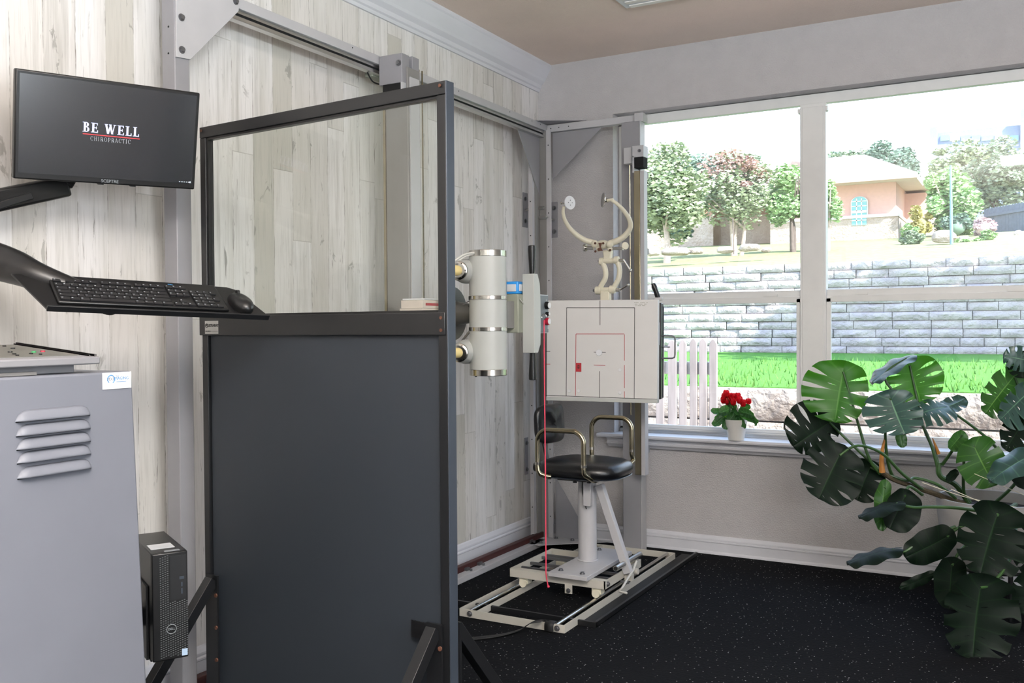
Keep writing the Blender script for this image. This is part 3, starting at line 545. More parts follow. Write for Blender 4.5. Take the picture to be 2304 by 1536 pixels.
# photo px to local
Ti=T.inverted()
def BL(px,py):
    d=Ti.to_3x3()@(_F+RR*((px-1152)/CF)-UU*((py-768)/CF)); o=Ti@CC; q=o+d*(-o.z/d.z); return q.x,q.y
def line(mb,p,q,w=.0016):
    x0,y0=BL(*p); x1,y1=BL(*q); d=Vector((x1-x0,y1-y0,0)).normalized(); n=Vector((-d.y,d.x,0))*w/2*1.6; a=Vector((x0,y0,0));c=Vector((x1,y1,0))
    mb.add([a-n+Vector((0,0,.0008)),c-n+Vector((0,0,.0008)),c+n+Vector((0,0,.0008)),a+n+Vector((0,0,.0008)),a-n,c-n,c+n,a+n],[(0,1,2,3),(4,5,1,0),(5,6,2,1),(6,7,3,2),(7,4,0,3)],T)
kb=MB()
for p,q in (((1275,692),(1428,692)),((1275,692),(1274,890)),((1428,692),(1427,897)),((1350,676),(1350,731)),((1349,835),(1349,900)),((1228,889),(1479,898)),((1336,792),(1363,792.5)),((1228,790),(1238,790)),((1350,836),(1350,750)) if 0 else ((1228,790),(1238,790))): line(kb,p,q)
kb.build('black_guide_line','ink',bk)
kr=MB()
for p,q in (((1296,751),(1404.5,751)),((1296,751),(1295,890)),((1405,752),(1405,811)),((1405,821),(1405,873)),((1405,880),(1405,895)),((1336,821),(1362,822)),((1228,819),(1238,819))): line(kr,p,q)
kr.build('red_guide_line','rink',bk)
x0,y0=BL(1348,793); MB(T).cyl((x0,y0,0),(x0,y0,.006),.017,n=6).build('center_cap','white',bk,bevel=.001)
for q in ((1395,832),(1281,879),(1302,879),(1395,883)): x0,y0=BL(*q); MB(T).cyl((x0,y0,0),(x0,y0,.004),.009,n=8).build('screw_cap','knobw',bk,bevel=.001)
a=BL(1296,816); c=BL(1308,836); MB(T).box((a[0],c[1],0),(c[0],a[1],.003)).build('marker_tag','rink',bk)
m=BL(1302,825); b=MB(T).box((m[0]-.0045,m[1]-.008,.003),(m[0]+.0045,m[1]+.008,.0036)); b.build('tag_letter','ink',bk)
b=MB(T).box((m[0]-.001,m[1]-.006,.0036),(m[0]+.001,m[1]+.006,.004)); b.box((m[0]-.0035,m[1]+.002,.0036),(m[0]+.0035,m[1]+.004,.004)); b.build('tag_mark','rink',bk)
b=MB(T); 
for k,py in enumerate((680,683.5,687)):
    a=BL(1427+k*1.5,py); c=BL(1458-k*3,py+1.6)
    n=9
    for i in range(n):
        if (i+k)%4!=3: b.box((a[0]+(c[0]-a[0])*i/n,a[1]-.0025,0),(a[0]+(c[0]-a[0])*(i+.8)/n,a[1],.0005))
b.build('small_print','lime',bk)
# side: black strip sticker, handles
MB(T).box((w/2+.0008,.03,-.04),(w/2+.0016,.14,-.015)).build('side_label','white',bk)
hz=-.085
MB(T).tube([(w/2+.005,.075,hz),(w/2+.055,.075,hz),(w/2+.067,.07,hz),(w/2+.07,.058,hz),(w/2+.07,-.018,hz),(w/2+.067,-.03,hz),(w/2+.055,-.035,hz),(w/2+.005,-.035,hz)],.004,n=10).build('drawer_handle','bolt',bk)
MB(T).cyl((w/2,.02,hz),(w/2+.045,.02,hz),.003,n=8).build('latch_pin','bolt',bk)
MB(T).lathe([(.008,0),(.013,.02),(.012,.05),(.014,.07),(.010,.085),(.002,.088)],(w/2-.035+.028,h/2+.0,-.07),(-.35,1,.1),n=18).build('lock_grip','black2',bk)
MB(T).box((w/2-.03,h/2-.002,-.09),(w/2+.01,h/2+.012,-.05)).build('grip_bracket','steel2',bk,bevel=.003)
# arm to column
MB().box((.60,-.56,1.02),(.72,-.30,1.18)).build('carrier_block','steeld',bk,bevel=.004)
# ------------------------------------------------------------------ HEAD CLAMP
YH=-.585
hc=thing('head_clamp','ivory curved head clamp with two round ear pads on the detector box','head clamp',P(1352,688,'y',YH))
def HP(px,py,dy=0):
    p=P(px,py,'y',YH); return Vector((p.x,p.y+dy,p.z))
def HD(px,py,y): return P(px,py,'y',y)
armL=[(1340,547,-0.585),(1318,541,-0.605),(1297,528,-0.635),(1281,512,-0.665),(1271,495,-0.695),(1267,478,-0.715),(1269,464,-0.725)]
armR=[(1372,548,-0.585),(1392,540,-0.585),(1408,528,-0.585),(1418,511,-0.595),(1416,494,-0.615),(1405,476,-0.645),(1390,460,-0.675),(1376,450,-0.685)]
MB().tube([HD(*q) for q in armL],lambda t:.0155-.0085*t,n=14,sub=5).build('clamp_arm','bone',hc)
MB().tube([HD(*q) for q in armR],lambda t:.0165-.0085*t,n=14,sub=5).build('clamp_arm','bone',hc)
c1=HD(1282,456,-.725); d=(HD(1365,450,-.685)-c1).normalized()
d1=(d+Vector((.2,-.75,0))).normalized()
MB().lathe([(.006,-.028),(.006,-.004),(.033,-.003),(.034,0),(.033,.003),(.001,.004)],c1,d1,n=28).build('ear_pad','white',hc)
x,y,dd=basis(d1); b=MB()
for k in range(4): q=c1+dd*.004+(x*math.cos(k*PI/2)+y*math.sin(k*PI/2))*.012; b.cyl(q,q+dd*.001,.002,n=8)
b.build('pad_hole','hole',hc)
MB().cyl(HD(1262,458,-.715),HD(1278,457,-.72),.004,n=10).sph(HD(1263,457,-.715),.007,n=6).build('pad_pin','chrome',hc)
c2=HD(1357,450,-.685); d2=(c1-c2).normalized(); d2=(d2+Vector((0,-.5,.15))).normalized()
MB().lathe([(.010,-.026),(.010,-.006),(.012,-.004),(.034,-.003),(.036,0),(.034,.003),(.001,.004)],c2,d2,n=28).build('ear_pad','chrome',hc)
MB().cyl(HD(1366,451,-.685),HD(1380,449,-.685),.0075,n=12).build('pad_pin','bone',hc)
# hub
MB().sph(HP(1356,550),.030,n=10,sc=(1.25,.9,.75)).sph(HP(1340,549,-.012),.019,n=10).sph(HP(1374,550,-.012),.019,n=10).sph(HP(1348,560,-.005),.014,n=8).sph(HP(1373,560,-.005),.014,n=8).build('clamp_hub','bone',hc)
for q in ((1345,548),(1363,548),(1350,561),(1343,566),(1376,563)): MB().sph(HP(*q,-.032 if q[1]<560 else -.018),.006,n=6).build('hub_hole','rust',hc)
b=MB(); b.prism([(-.010,.022),(.010,.022),(.003,.0),(.014,-.018),(-.014,-.018),(-.003,0)],HP(1356,557,-.030),(1,0,0),(0,0,1),.001); b.build('hub_slot','rust',hc)
MB().cyl(HP(1336,558),HP(1318,557),.009,n=14).cyl(HP(1319,557),HP(1314,557),.019,n=20).build('clamp_screw','chrome',hc,bevel=.001)
MB().cyl(HP(1380,559),HP(1402,559),.008,n=14).build('clamp_screw','chrome',hc)
MB().lathe([(.018,0),(.019,.003),(.017,.006)],HP(1406,553),(.7,-.7,0),n=24).build('clamp_knob','bone',hc)
# stem and links
MB().prism([(-.026,.0),(.024,0),(.020,-.035),(.026,-.06),(-.03,-.06),(-.020,-.03)],HP(1367,563,.02),(1,0,0),(0,0,1),.03).build('neck','bone',hc,bevel=.006)
MB().cyl(HP(1352,587),HP(1393,586),.013,n=18).cyl(HP(1350,588),HP(1358,588),.019,n=20).cyl(HP(1383,585),HP(1392,585),.019,n=20).build('upper_pivot','bone',hc,bevel=.001)
MB().cyl(HP(1340,653),HP(1386,651),.013,n=18).cyl(HP(1341,653),HP(1352,653),.020,n=20).cyl(HP(1373,651),HP(1384,651),.020,n=20).build('lower_pivot','bone',hc,bevel=.001)
MB().tube([HP(1354,588),HP(1362,606),HP(1362,625),HP(1354,640),HP(1348,653)],lambda t:.013+.0*t,n=12,sub=5).build('link','bone',hc)
MB().tube([HP(1388,586),HP(1394,605),HP(1392,625),HP(1384,642),HP(1378,652)],lambda t:.013,n=12,sub=5).build('link','bone',hc)
MB().bar(HP(1363,655),HP(1363,682),.05,.03,up=(0,1,0)).build('stem','bone',hc,bevel=.004)
for a_,b_,c_ in (((1393,586),(1404,586),(1418,608)),((1384,652),(1395,652),(1413,641))):
    MB().cyl(HP(*a_),HP(*b_),.009,n=14).tube([HP(*b_),HP(*c_)],.004,n=10).sph(HP(*c_),.008,n=8).build('locking_lever','chrome',hc)
MB().sph(HP(1348,587),.007,n=8).sph(HP(1337,653),.008,n=8).build('pivot_nut','bolt',hc)
MB().box(HP(1340,684),HP(1388,676)+Vector((0,.03,0))).build('mount_foot','bone',hc)
# ------------------------------------------------------------------ STOOL TRACK
tk=thing('stool_track','low grey-white steel floor track with two steel slide rods under the stool','track',(.66,-1.5,0))
_q0=P(1036,1384,'z',0.002);_q1=P(1268,1425,'z',0.002)
x0t,x1t,y0t,y1t=_q0.x,_q1.x,(_q0.y+_q1.y)/2,-.22
for (a,c) in ((( x0t,y0t),(x1t,y0t)),((x0t,y1t),(x1t,y1t))):
    MB().box((a[0],a[1]-.002,.002),(c[0],a[1]+.003,.034)).build('end_bar','ivory',tk)
for xx in (x0t,x1t):
    s=1 if xx==x0t else -1
    MB().box((xx-.002,y0t,.002),(xx+.003,y1t,.034)).build('side_bar','ivory',tk)
    MB().box((xx+s*.075,y0t,.002),(xx+s*.080,y1t,.030)).build('inner_bar','ivory',tk) if s>0 else None
    MB().cyl((xx+s*.04,y0t,.024),(xx+s*.04,y1t,.024),.0095,n=16).build('slide_rod','chrome',tk)
for q in ((x0t+.05,y0t),(x1t-.03,y0t)): bolt((q[0],q[1]-.002,.018),(0,-1,0),tk,.008)
# black outer frame on the floor
bf=thing('black_floor_frame','flat black steel frame lying on the floor around the stool track','frame',(.6,-.8,0))
q=P(1344,1412,'z',0)
MB().box((.972,-1.43,.001),(.984,-.10,.022)).build('side_rail','black',bf); MB().box((.90,-1.43,.001),(.984,-.10,.004)).build('side_flange','rubber',bf)
MB().box((.14,-1.432,.001),(.984,-1.42,.022)).build('front_rail','black',bf); MB().box((.14,-1.43,.001),(.984,-1.37,.004)).build('front_flange','black',bf)
# strap across track
t=thing('black_strap','black webbing strap draped over the front bar of the floor track','strap',(.8,-1.6,.03))
b=MB(); pts=[P(1030,1438,'z',.004),P(1130,1425,'z',.004),P(1168,1410,'z',.012),P(1200,1390,'z',.056),P(1236,1386,'y',-1.607),Vector((0,0,0))]
pts=[P(1020,1441,'z',.004),P(1120,1430,'z',.005),P(1172,1416,'z',.012),P(1198,1400,'z',.04),Vector((x1t-.065,y0t+.02,.038)),Vector((x1t-.06,y0t-.012,.034)),Vector((x1t-.06,y0t-.014,.004))]
cp=catmull(pts,6)
for i,pp in enumerate(cp): b.v+= [pp+Vector((0,-.022,0)) if i<22 else pp+Vector((-.02,0,0)),pp+Vector((0,.022,0)) if i<22 else pp+Vector((.02,0,0))]
b.f=[(2*i,2*i+1,2*i+3,2*i+2) for i in range(len(cp)-1)]
o=b.build('webbing','rubber',t); sm=o.modifiers.new('s','SOLIDIFY'); sm.thickness=.002
# ------------------------------------------------------------------ STOOL
st=thing('positioning_stool','black padded swivel stool with chrome armrest loops on a grey sliding base','stool',(.70,-.9,.05))
zc1=.112
# carriage frame
xa,xb,ya,yb=.428,.905,-1.155,-.715
b=MB().box((xa,ya,zc1-.036),(xb,ya+.005,zc1)).box((xa,yb-.005,zc1-.036),(xb,yb,zc1)).box((xa,ya,zc1-.036),(xa+.005,yb,zc1)).box((xb-.005,ya,zc1-.036),(xb,yb,zc1)); b.build('carriage_frame','ivory',st)
for yy in (-1.04,-.95,-.83,-.78): MB().bar((xa+.005,yy,zc1-.02),(xb-.005,yy,zc1-.02),.012,.012).build('cross_rod','bolt',st)
MB().bar((xa+.005,ya+.025,zc1-.004),(xb-.005,ya+.025,zc1-.004),.03,.006).build('cross_strip','ivory',st)
for xx in (xa+.07,xb-.045):
    for yy in (ya+.03,yb-.03):
        MB().cyl((xx,yy-.03,.052),(xx,yy+.03,.052),.018,n=18).box((xx-.022,yy-.02,.05),(xx+.022,yy+.02,zc1-.03)).build('slide_bearing','bone',st)
MB().box((xa+.285,ya-.003,zc1-.075),(xa+.32,ya+.002,zc1-.03)).build('stop_tab','ivory',st); bolt((xa+.303,ya-.003,zc1-.062),(0,-1,0),st,.007)
bolt((xb,ya+.03,zc1-.018),(1,0,0),st,.008)
# plate
px0,px1,py0,py1=.648,.838,-1.195,-.665; zp=.132
MB().box((px0,py0,zc1+.001),(px1,py1,zp)).build('base_plate','steel2',st,bevel=.002)
for q in ((px0+.04,py0+.05),(px1-.04,py0+.04),(px1-.04,py1-.05),(px0+.04,py1-.05)): bolt((q[0],q[1],zp),(0,0,1),st,.008)
PX,PY=.715,-.915
seatz=.565
MB().cyl((PX,PY,zp),(PX,PY,seatz-.035),.043,n=36).ring((PX,PY,zp+.003),(0,0,1),.045,.004).build('pedestal_post','steel2',st)
a=P(1343,1092,'y',PY-.05); c=P(1412,1252,'y',PY-.03)
MB().bar((a.x,PY-.02,a.z),(c.x,PY-.02,.10),.036,.034,up=(0,1,0)).build('diagonal_brace','steel2',st,bevel=.002)
MB().cyl((c.x-.015,-1.05,.145),(c.x-.015,-.75,.145),.0125,n=18).build('pivot_tube','alu',st); MB().cyl((c.x-.015,-1.052,.145),(c.x-.015,-1.049,.145),.009,n=14).build('tube_bore','hole',st)
MB().box((PX+.006,PY-.062,seatz-.17),(PX+.045,PY-.04,seatz-.03)).build('clamp_block','steel2',st,bevel=.003)
MB().tube([(PX+.0,PY-.05,seatz-.03),(PX+.0,PY-.055,seatz-.10),(PX+.012,PY-.055,seatz-.15),(PX+.02,PY-.055,seatz-.185)],.0025,n=6,sub=4).build('cable','rubber',st)
# crank
k0=P(1430,1275,'z',.10); 
b=MB(); cpts=[P(1432,1262,'x',.93),P(1424,1284,'x',.94),P(1413,1300,'x',.95),P(1400,1322,'x',.96),P(1393,1330,'x',.96),P(1410,1334,'x',.98)]
b.tube(cpts,.0055,n=10); b.build('crank_lever','ivory',st)
MB().box((xb,-.93,zc1-.05),(xb+.035,-.90,zc1-.02)).build('crank_hub','ivory',st,bevel=.001); MB().cyl((xb,-.86,zc1-.02),(xb+.04,-.86,zc1-.02),.014,n=14).build('crank_roller','ivory',st); MB().cyl((xb-.01,-.95,zc1-.05),(xb+.03,-.95,zc1-.05),.006,n=8).build('crank_pin','bolt',st)
# seat cushion: superellipse pad
def cushion(mb,c,rx,ry,h,pw=3.2,nseg=48,T=None):
    levels=[(0.90,-.5),(.97,-.42),(1.0,-.22),(.995,0.0),(.95,.22),(.84,.38),(.62,.50),(.34,.56),(.1,.58)]
    vs=[];fs=[]
    for s_,hh in levels:
        for i in range(nseg):
            a=2*PI*i/nseg; ca,sa=math.cos(a),math.sin(a); r=(abs(ca)**pw+abs(sa)**pw)**(-1/pw)
            vs.append((c[0]+rx*s_*r*ca,c[1]+ry*s_*r*sa,c[2]+h*hh))
    n=nseg
    for k in range(len(levels)-1):
        for i in range(n): j=(i+1)%n; fs.append((k*n+i,k*n+j,k*n+n+j,k*n+n+i))
    fs+= [tuple(range(n))[::-1],tuple(range((len(levels)-1)*n,len(levels)*n))]
    mb.add(vs,fs,T)
SX,SY=.700,-.90
b=MB(); cushion(b,(SX,SY,seatz+.004),.212,.185,.072); b.build('seat','vinylb',st,ang=80)
b=MB(); cushion(b,(SX,SY,seatz-.032),.206,.18,.012,n if 0 else 3.2); b.build('seat_base','seated',st,ang=60)
MB().box((SX-.1,SY-.1,seatz-.055),(SX+.1,SY+.1,seatz-.034)).build('seat_bracket','black2',st,bevel=.003)
b=MB()
for q in ((-.13,-.12),(.08,-.14),(.02,-.16),(-.18,-.05)): b.cyl((SX+q[0],SY+q[1],seatz-.05),(SX+q[0],SY+q[1],seatz-.036),.01,n=10)
b.cyl((SX-.235,SY-.06,seatz-.008),(SX-.20,SY-.06,seatz-.008),.022,n=16); b.build('adjust_knob','black2',st)
# armrests (U loops) : near at y=-1.1, far at y=-.72
def arm(yy,pxl,pxr,pyt,drop_l,drop_r):
    L=P(pxl,pyt,'y',yy); R_=P(pxr,pyt,'y',yy); zt_=L.z; r=.055; pts=[]
    zl=P(pxl,drop_l,'y',yy).z; zr_=P(pxr,drop_r,'y',yy).z
    pts.append(Vector((L.x+.05,yy+.03 if yy<-.9 else yy-.03,zl-.015))); pts.append(Vector((L.x+.012,yy,zl)))
    pts.append(Vector((L.x,yy,zl+.04)))
    for k in range(6): a=PI-PI/2*k/5; pts.append(Vector((L.x+r+r*math.cos(a),yy,zt_-r+r*math.sin(a))))
    for k in range(6): a=PI/2-PI/2*k/5; pts.append(Vector((R_.x-r+r*math.cos(a),yy,zt_-r+r*math.sin(a))))
    pts.append(Vector((R_.x,yy,zr_+.04))); pts.append(Vector((R_.x+.006,yy+.004,zr_+.01))); pts.append(Vector((R_.x+.03 if yy<-.9 else R_.x-.01,yy+.05 if yy<-.9 else yy-.05,zr_-.018)))
    o=MB().tube(pts,.0115,n=16,sub=2).build('armrest','brass',st)
    zs=zt_-.16
    for x in (L.x,R_.x): MB().cyl((x,yy,zs),(x,yy,zs+.012),.0135,n=18).build('armrest_collar','chrome',st)
arm(-1.10,1209,1313,966,1065,1075)
arm(-.715,1331,1421,937,1040,1040)
# backrest
Tb=frame((.480,-.80,.745),(.12,.99,0),None,(.99,-.12,.05))
b=MB(); n=40; lev=[(.9,-.016),(1,-.008),(1,.006),(.93,.016),(.6,.022),(.1,.024)]; vs=[];fs=[]
for s_,hh in lev:
    for i in range(n):
        a=2*PI*i/n; ca,sa=math.cos(a),math.sin(a); r=(abs(ca)**4+abs(sa)**4)**-.25; vs.append((.12*s_*r*ca,.10*s_*r*sa*(1 if sa>0 else .9),hh-.35*(.12*ca*r)**2*4))
for k in range(len(lev)-1):
    for i in range(n): j=(i+1)%n; fs.append((k*n+i,k*n+j,k*n+n+j,k*n+n+i))
fs+= [tuple(range(n))[::-1],tuple(range((len(lev)-1)*n,len(lev)*n))]
b.add(vs,fs,Tb); b.build('backrest','vinylb',st,ang=70)
MB().bar((.452,-.86,.70),(.50,-.88,.54),.03,.008,up=(1,0,0)).build('backrest_stem','black2',st)
# ------------------------------------------------------------------ BARRIER
BLx=Vector((.252,-2.80,0)); BRx=Vector((1.218,-2.885,0)); ux=(BRx-BLx).normalized(); bw=(BRx-BLx).length; nb=Vector((ux.y,-ux.x,0)) # toward camera
Tb=Matrix(((ux.x,0,nb.x,BLx.x),(ux.y,0,nb.y,BLx.y),(0,1,0,0),(0,0,0,1)))
ba=thing('radiation_barrier','tall mobile black framed radiation barrier with clear upper pane and slate lower panel','barrier',(BLx+BRx)/2)
zT=1.85; zM=1.262; zN=1.203; td=.032
def BBx(a,c): return MB(Tb).box(a,c)
BBx((0,zT-.034,-td),(bw,zT,0)).build('top_rail','black',ba,bevel=.002)
BBx((0,0.09,-td),(.026,zT-.034,-.001)).build('left_stile','black',ba,bevel=.002)
BBx((bw-.030,0.09,-td),(bw-.001,zT-.034,-.001)).build('right_stile','black',ba,bevel=.002)
BBx((bw-.001,.09,-td-.001),(bw+.002,zT,0)).build('edge_strip','gunm',ba,bevel=.001)
BBx((-.008,zN,-td),(bw-.006,zM,.003)).build('middle_rail','black',ba,bevel=.002)
BBx((.020,zM-.01,-.020),(bw-.025,zT-.03,-.012)).build('glass_pane','pglass',ba,smooth=False)
b=MB(Tb); b.box((.026,zM,-.024),(.033,zT-.034,-.006)); b.box((.026,zT-.041,-.024),(bw-.03,zT-.034,-.006)); b.box((.026,zM,-.024),(bw-.03,zM+.006,-.006)); b.build('glazing_bead','black2',ba)
BBx((.030,.12,-.024),(bw-.035,zN,-.010)).build('lead_panel','lead',ba)
BBx((-.034,.12,-td-.008),(bw-.02,zN-.002,-td)).build('rear_panel','black',ba)
BBx((0,.09,-td),(bw,.12,0)).build('bottom_rail','black',ba)
for q in ((bw-.016,zT-.012),(bw-.018,zM-.014),(bw-.018,zN+.013),(.012,zT-.012)): 
    p=Tb@Vector((q[0],q[1],.0025)); MB().cyl(p,p+nb*.002,.0045,n=12).build('rivet','rust',ba)
# sticker
b=BBx((.020,1.208,.003),(.083,1.248,.0036)); b.build('maker_plate','sticker',ba)
b=MB(); text(b,'ULTRARAY',.0108,Tb@Matrix.Translation((.0585,1.2335,.0037)),bold=.0005,spacing=.93); text(b,'MFG. JOB NO.',.0040,Tb@Matrix.Translation((.035,1.2160,.0037)),bold=.0002)
b.box((.0485,1.2153,.0036),(.081,1.2163,.0039),Tb); b.ring(Tb@Vector((.0285,1.2335,.0038)),nb,.0055,.0012,n=20,m=6); b.sph(Tb@Vector((.0285,1.235,.0038)),.0025,n=6); b.build('maker_plate_print','ink',ba)
# braces
def brace(xl,side):
    s=1 if side=='front' else -1; z0=0 if side=='front' else -td
    top=Tb@Vector((xl,.445,z0+s*.01)); foot=Tb@Vector((xl,.03,z0+s*.36))
    MB().bar(top,foot,.032,.032,up=ux).build('brace','black',ba,bevel=.001)
    MB().bar(Tb@Vector((xl,.46,z0+s*.006)),Tb@Vector((xl,.02,z0+s*.006)),.05,.006,up=nb).build('brace_plate','black',ba)
    MB().bar(Tb@Vector((xl,.035,z0)),Tb@Vector((xl,.035,z0+s*.40)),.035,.03).build('foot_bar','black',ba,bevel=.001)
    MB().cyl(Tb@Vector((xl-.018,.02,z0+s*.37)),Tb@Vector((xl+.018,.02,z0+s*.37)),.02,n=18).build('caster','rubber',ba)
    if s>0:
        for zz in (.40,.30,.20): 
            p=Tb@Vector((xl+.022,zz,z0+.010)); MB().cyl(p,p+nb*.004,.006,n=10).build('rivet','rust',ba)
brace(.045,'front'); brace(bw-.045,'front'); brace(bw-.018,'rear'); brace(.03,'rear')
MB(Tb).box((bw-.125,.41,.001),(bw-.02,.455,.004)).build('corner_plate','black2',ba)
# ------------------------------------------------------------------ CABINET
Xc=.70; q=P(297,834,'x',Xc); yc_=q.y; zc_t=q.z
cb=thing('generator_cabinet','tall grey metal generator cabinet with five louvers at the left edge','cabinet',(.48,yc_-.3,0))
D0,Yl=.26,yc_-.62
fl=.045
b=MB(); b.add([(D0,Yl,0),(Xc,Yl,0),(Xc,yc_+fl,0),(D0,yc_+fl,0),(D0,Yl,zc_t),(Xc,Yl,zc_t),(Xc,yc_,zc_t),(D0,yc_,zc_t)],[(3,2,1,0),(4,5,6,7),(0,1,5,4),(1,2,6,5),(2,3,7,6),(3,0,4,7)])
b.build('body','cabinet',cb,bevel=.005)
lv=[((34,957),(203,925),36),((35,988),(204,956),32),((36,1018),(205,985),32),((37,1048),(205,1014),32),((38,1078),(206,1050),34)]
for (l,r_,hh) in lv:
    a=P(l[0]-1,l[1],'x',Xc); c=P(r_[0],r_[1],'x',Xc); y0,y1=a.y,c.y; zz=(a.z+c.z)/2; ht=.0225; n=24; m=6; vs=[];fs=[]
    for i in range(n+1):
        u=i/n; y=y0+(y1-y0)*u; e=min(1,math.sqrt(max(0,1-(1-min(u*6,1))**2)),math.sqrt(max(0,1-(1-min((1-u)*6,1))**2)))
        for k in range(m+1):
            v=k/m; prof_=math.cos(v*PI/2)**.8 if v<1 else 0
            vs.append((Xc+.001+.013*e*prof_,y,zz+ht*v*e))
    for i in range(n):
        for k in range(m): a_=i*(m+1)+k; fs.append((a_,a_+m+1,a_+m+2,a_+1))
    b=MB().add(vs,fs); o=b.build('louver','cabinet',cb,ang=60); sm=o.modifiers.new('s','SOLIDIFY'); sm.thickness=.0012; sm.offset=-1
    MB().box((Xc+.0002,y0+.002,zz-.0022),(Xc+.0016,y1-.002,zz+.0006)).build('louver_slot','hole',cb)
# card
a=P(229,839,'x',Xc); c=P(294.5,872,'x',Xc); y0,y1,z0,z1=a.y,c.y,c.z+.0,a.z
MB().box((Xc+.0008,y0,z0),(Xc+.0020,y1,z1)).build('logo_card','white',cb,bevel=.0005)
wc=y1-y0; hcg=z1-z0
Tc=frame((Xc+.0024,y0+wc*.29,z0+hcg*.60),(0,1,0),(0,0,1),(1,0,0))
MB(Tc).ring((0,0,0),(0,0,1),hcg*.24,.0011,n=30,m=6,a0=.5,a1=2*PI-.7).build('logo_ring','logob',cb)
b=MB(); text(b,'MXR',.011,Tc,depth=.0002); b.build('logo_letters','logog',cb)
b=MB(); T2=frame((Xc+.0022,y0+wc*.64,z0+hcg*.62),(0,1,0),(0,0,1),(1,0,0)); text(b,'IMAGING',.0095,T2,depth=.0002); b.box((-wc*.17,-.0075,0),(wc*.17,-.0065,.0003),T2); b.build('logo_word','logob',cb)
b=MB(); text(b,'THE',.005,frame((Xc+.0022,y0+wc*.50,z0+hcg*.76),(0,1,0),(0,0,1),(1,0,0)),depth=.0002); b.build('logo_word','logog',cb)
# console on cabinet
zq=zc_t+.001
cs=thing('control_console','grey sloped control console with dark button panel on top of the cabinet','control console',(.5,yc_-.35,zq))
fr_=P(226,818,'x',Xc-.005); bk_=P(128,772,'x',.38)
yR=fr_.y; zf0=zq+.018; 
ztf=P(226,802,'x',Xc-.005).z; ztb=P(128,772,'x',.40).z
# wedge slab, sloping up to the back
Yn=yc_-.60
b=MB(); f0=Xc-.005; k0=.40
vs=[(k0,Yn,zf0),(f0,Yn,zf0),(f0,yR,zf0),(k0,yR,zf0),(k0,Yn,ztb),(f0,Yn,ztf),(f0,yR,ztf),(k0,yR,ztb)]
b.add(vs,[(3,2,1,0),(4,5,6,7),(0,1,5,4),(1,2,6,5),(2,3,7,6),(3,0,4,7)]); b.build('case','console',cs,bevel=.003)
MB().box((k0+.02,Yn,zq),(f0-.035,yR-.04,zf0)).build('pedestal','console',cs,bevel=.002)
MB().box((k0+.03,Yn,zq),(f0-.02,yR-.14,zq+.007)).build('plinth','steeld',cs)
def CT(u,v,e=0.001): # u along y 0..1 from right to left, v front->back
    return Vector((f0+(k0-f0)*v,yR+(Yn-yR)*u,ztf+(ztb-ztf)*v+e))
b=MB(); pv=[CT(.045,.10),CT(1,.10),CT(1,.93),CT(.045,.93)]; b.add(pv,[(0,1,2,3)]); b.f=[(0,1,2,3)]; b.build('button_panel','hole',cs) if 0 else None
b=MB(); b.v=[CT(.05,.12,.0015),CT(1,.12,.0015),CT(1,.92,.0015),CT(.05,.92,.0015),CT(.05,.12,-.001),CT(1,.12,-.001),CT(1,.92,-.001),CT(.05,.92,-.001)]; b.f=[(3,2,1,0),(0,1,5,4),(1,2,6,5),(2,3,7,6),(3,0,4,7)]; b.build('button_panel',pm('membrane_panel','#5b5a55',.5,var=.12),cs,smooth=False)
b=MB(); 
for sgn in (0,1):
    b.bar(CT(.015,.02,.003),CT(.015,.98,.003),.006,.004); b.bar(CT(.036,.04,.002),CT(.036,.96,.002),.002,.003)
b.build('edge_rib','steeld',cs)
rnd=random.Random(3)
for (u,v,mt,r) in [(.12,.38,'red',.005),(.17,.36,'green',.005)]+[(.14+.045*i,.80,'hole',.004) for i in range(9)]+[(.16,.64,'black2',.005),(.26,.40,'black2',.005),(.27,.56,'hole',.004),(.29,.58,'hole',.004),(.22,.26,'hole',.004),(.29,.27,'hole',.004),(.2,.2,'hole',.0035),(.31,.18,'hole',.0035)]:
    p=CT(u,v,.001); MB().cyl(p,p+Vector((0,0,.003)),r,n=12).build('button',mt,cs)
# ------------------------------------------------------------------ MONITOR
Tm=frame((.258,-3.123,1.774),(.313,.949,.035),None,(.924,-.296,-.243))
mo=thing('computer_monitor','wide black flat monitor showing a BE WELL screen on an arm','monitor',(.258,-3.123,1.63))
w,h=.50,.285
MB(Tm).box((-w/2,-h/2,-.022),(w/2,h/2,0)).build('bezel','black2',mo,bevel=.004)
MB(Tm).box((-.14,-.10,-.05),(.14,.10,-.021)).build('rear_housing','black2',mo,bevel=.01)
MB(Tm).box((-w/2+.010,-h/2+.017,.0003),(w/2-.010,h/2-.010,.0008)).build('screen','screen',mo)
def ML(px,py):
    Ti=Tm.inverted(); d=Ti.to_3x3()@(_F+RR*((px-1152)/CF)-UU*((py-768)/CF)); o=Ti@CC; q=o+d*(-o.z/d.z); return q
c=ML(250.5,291); wl=(ML(314,297)-ML(187,286)).x
b=MB(); hh=.0300; serif(b,'BE WELL',hh,Tm@Matrix.Translation((c.x,c.y,.0010))); 
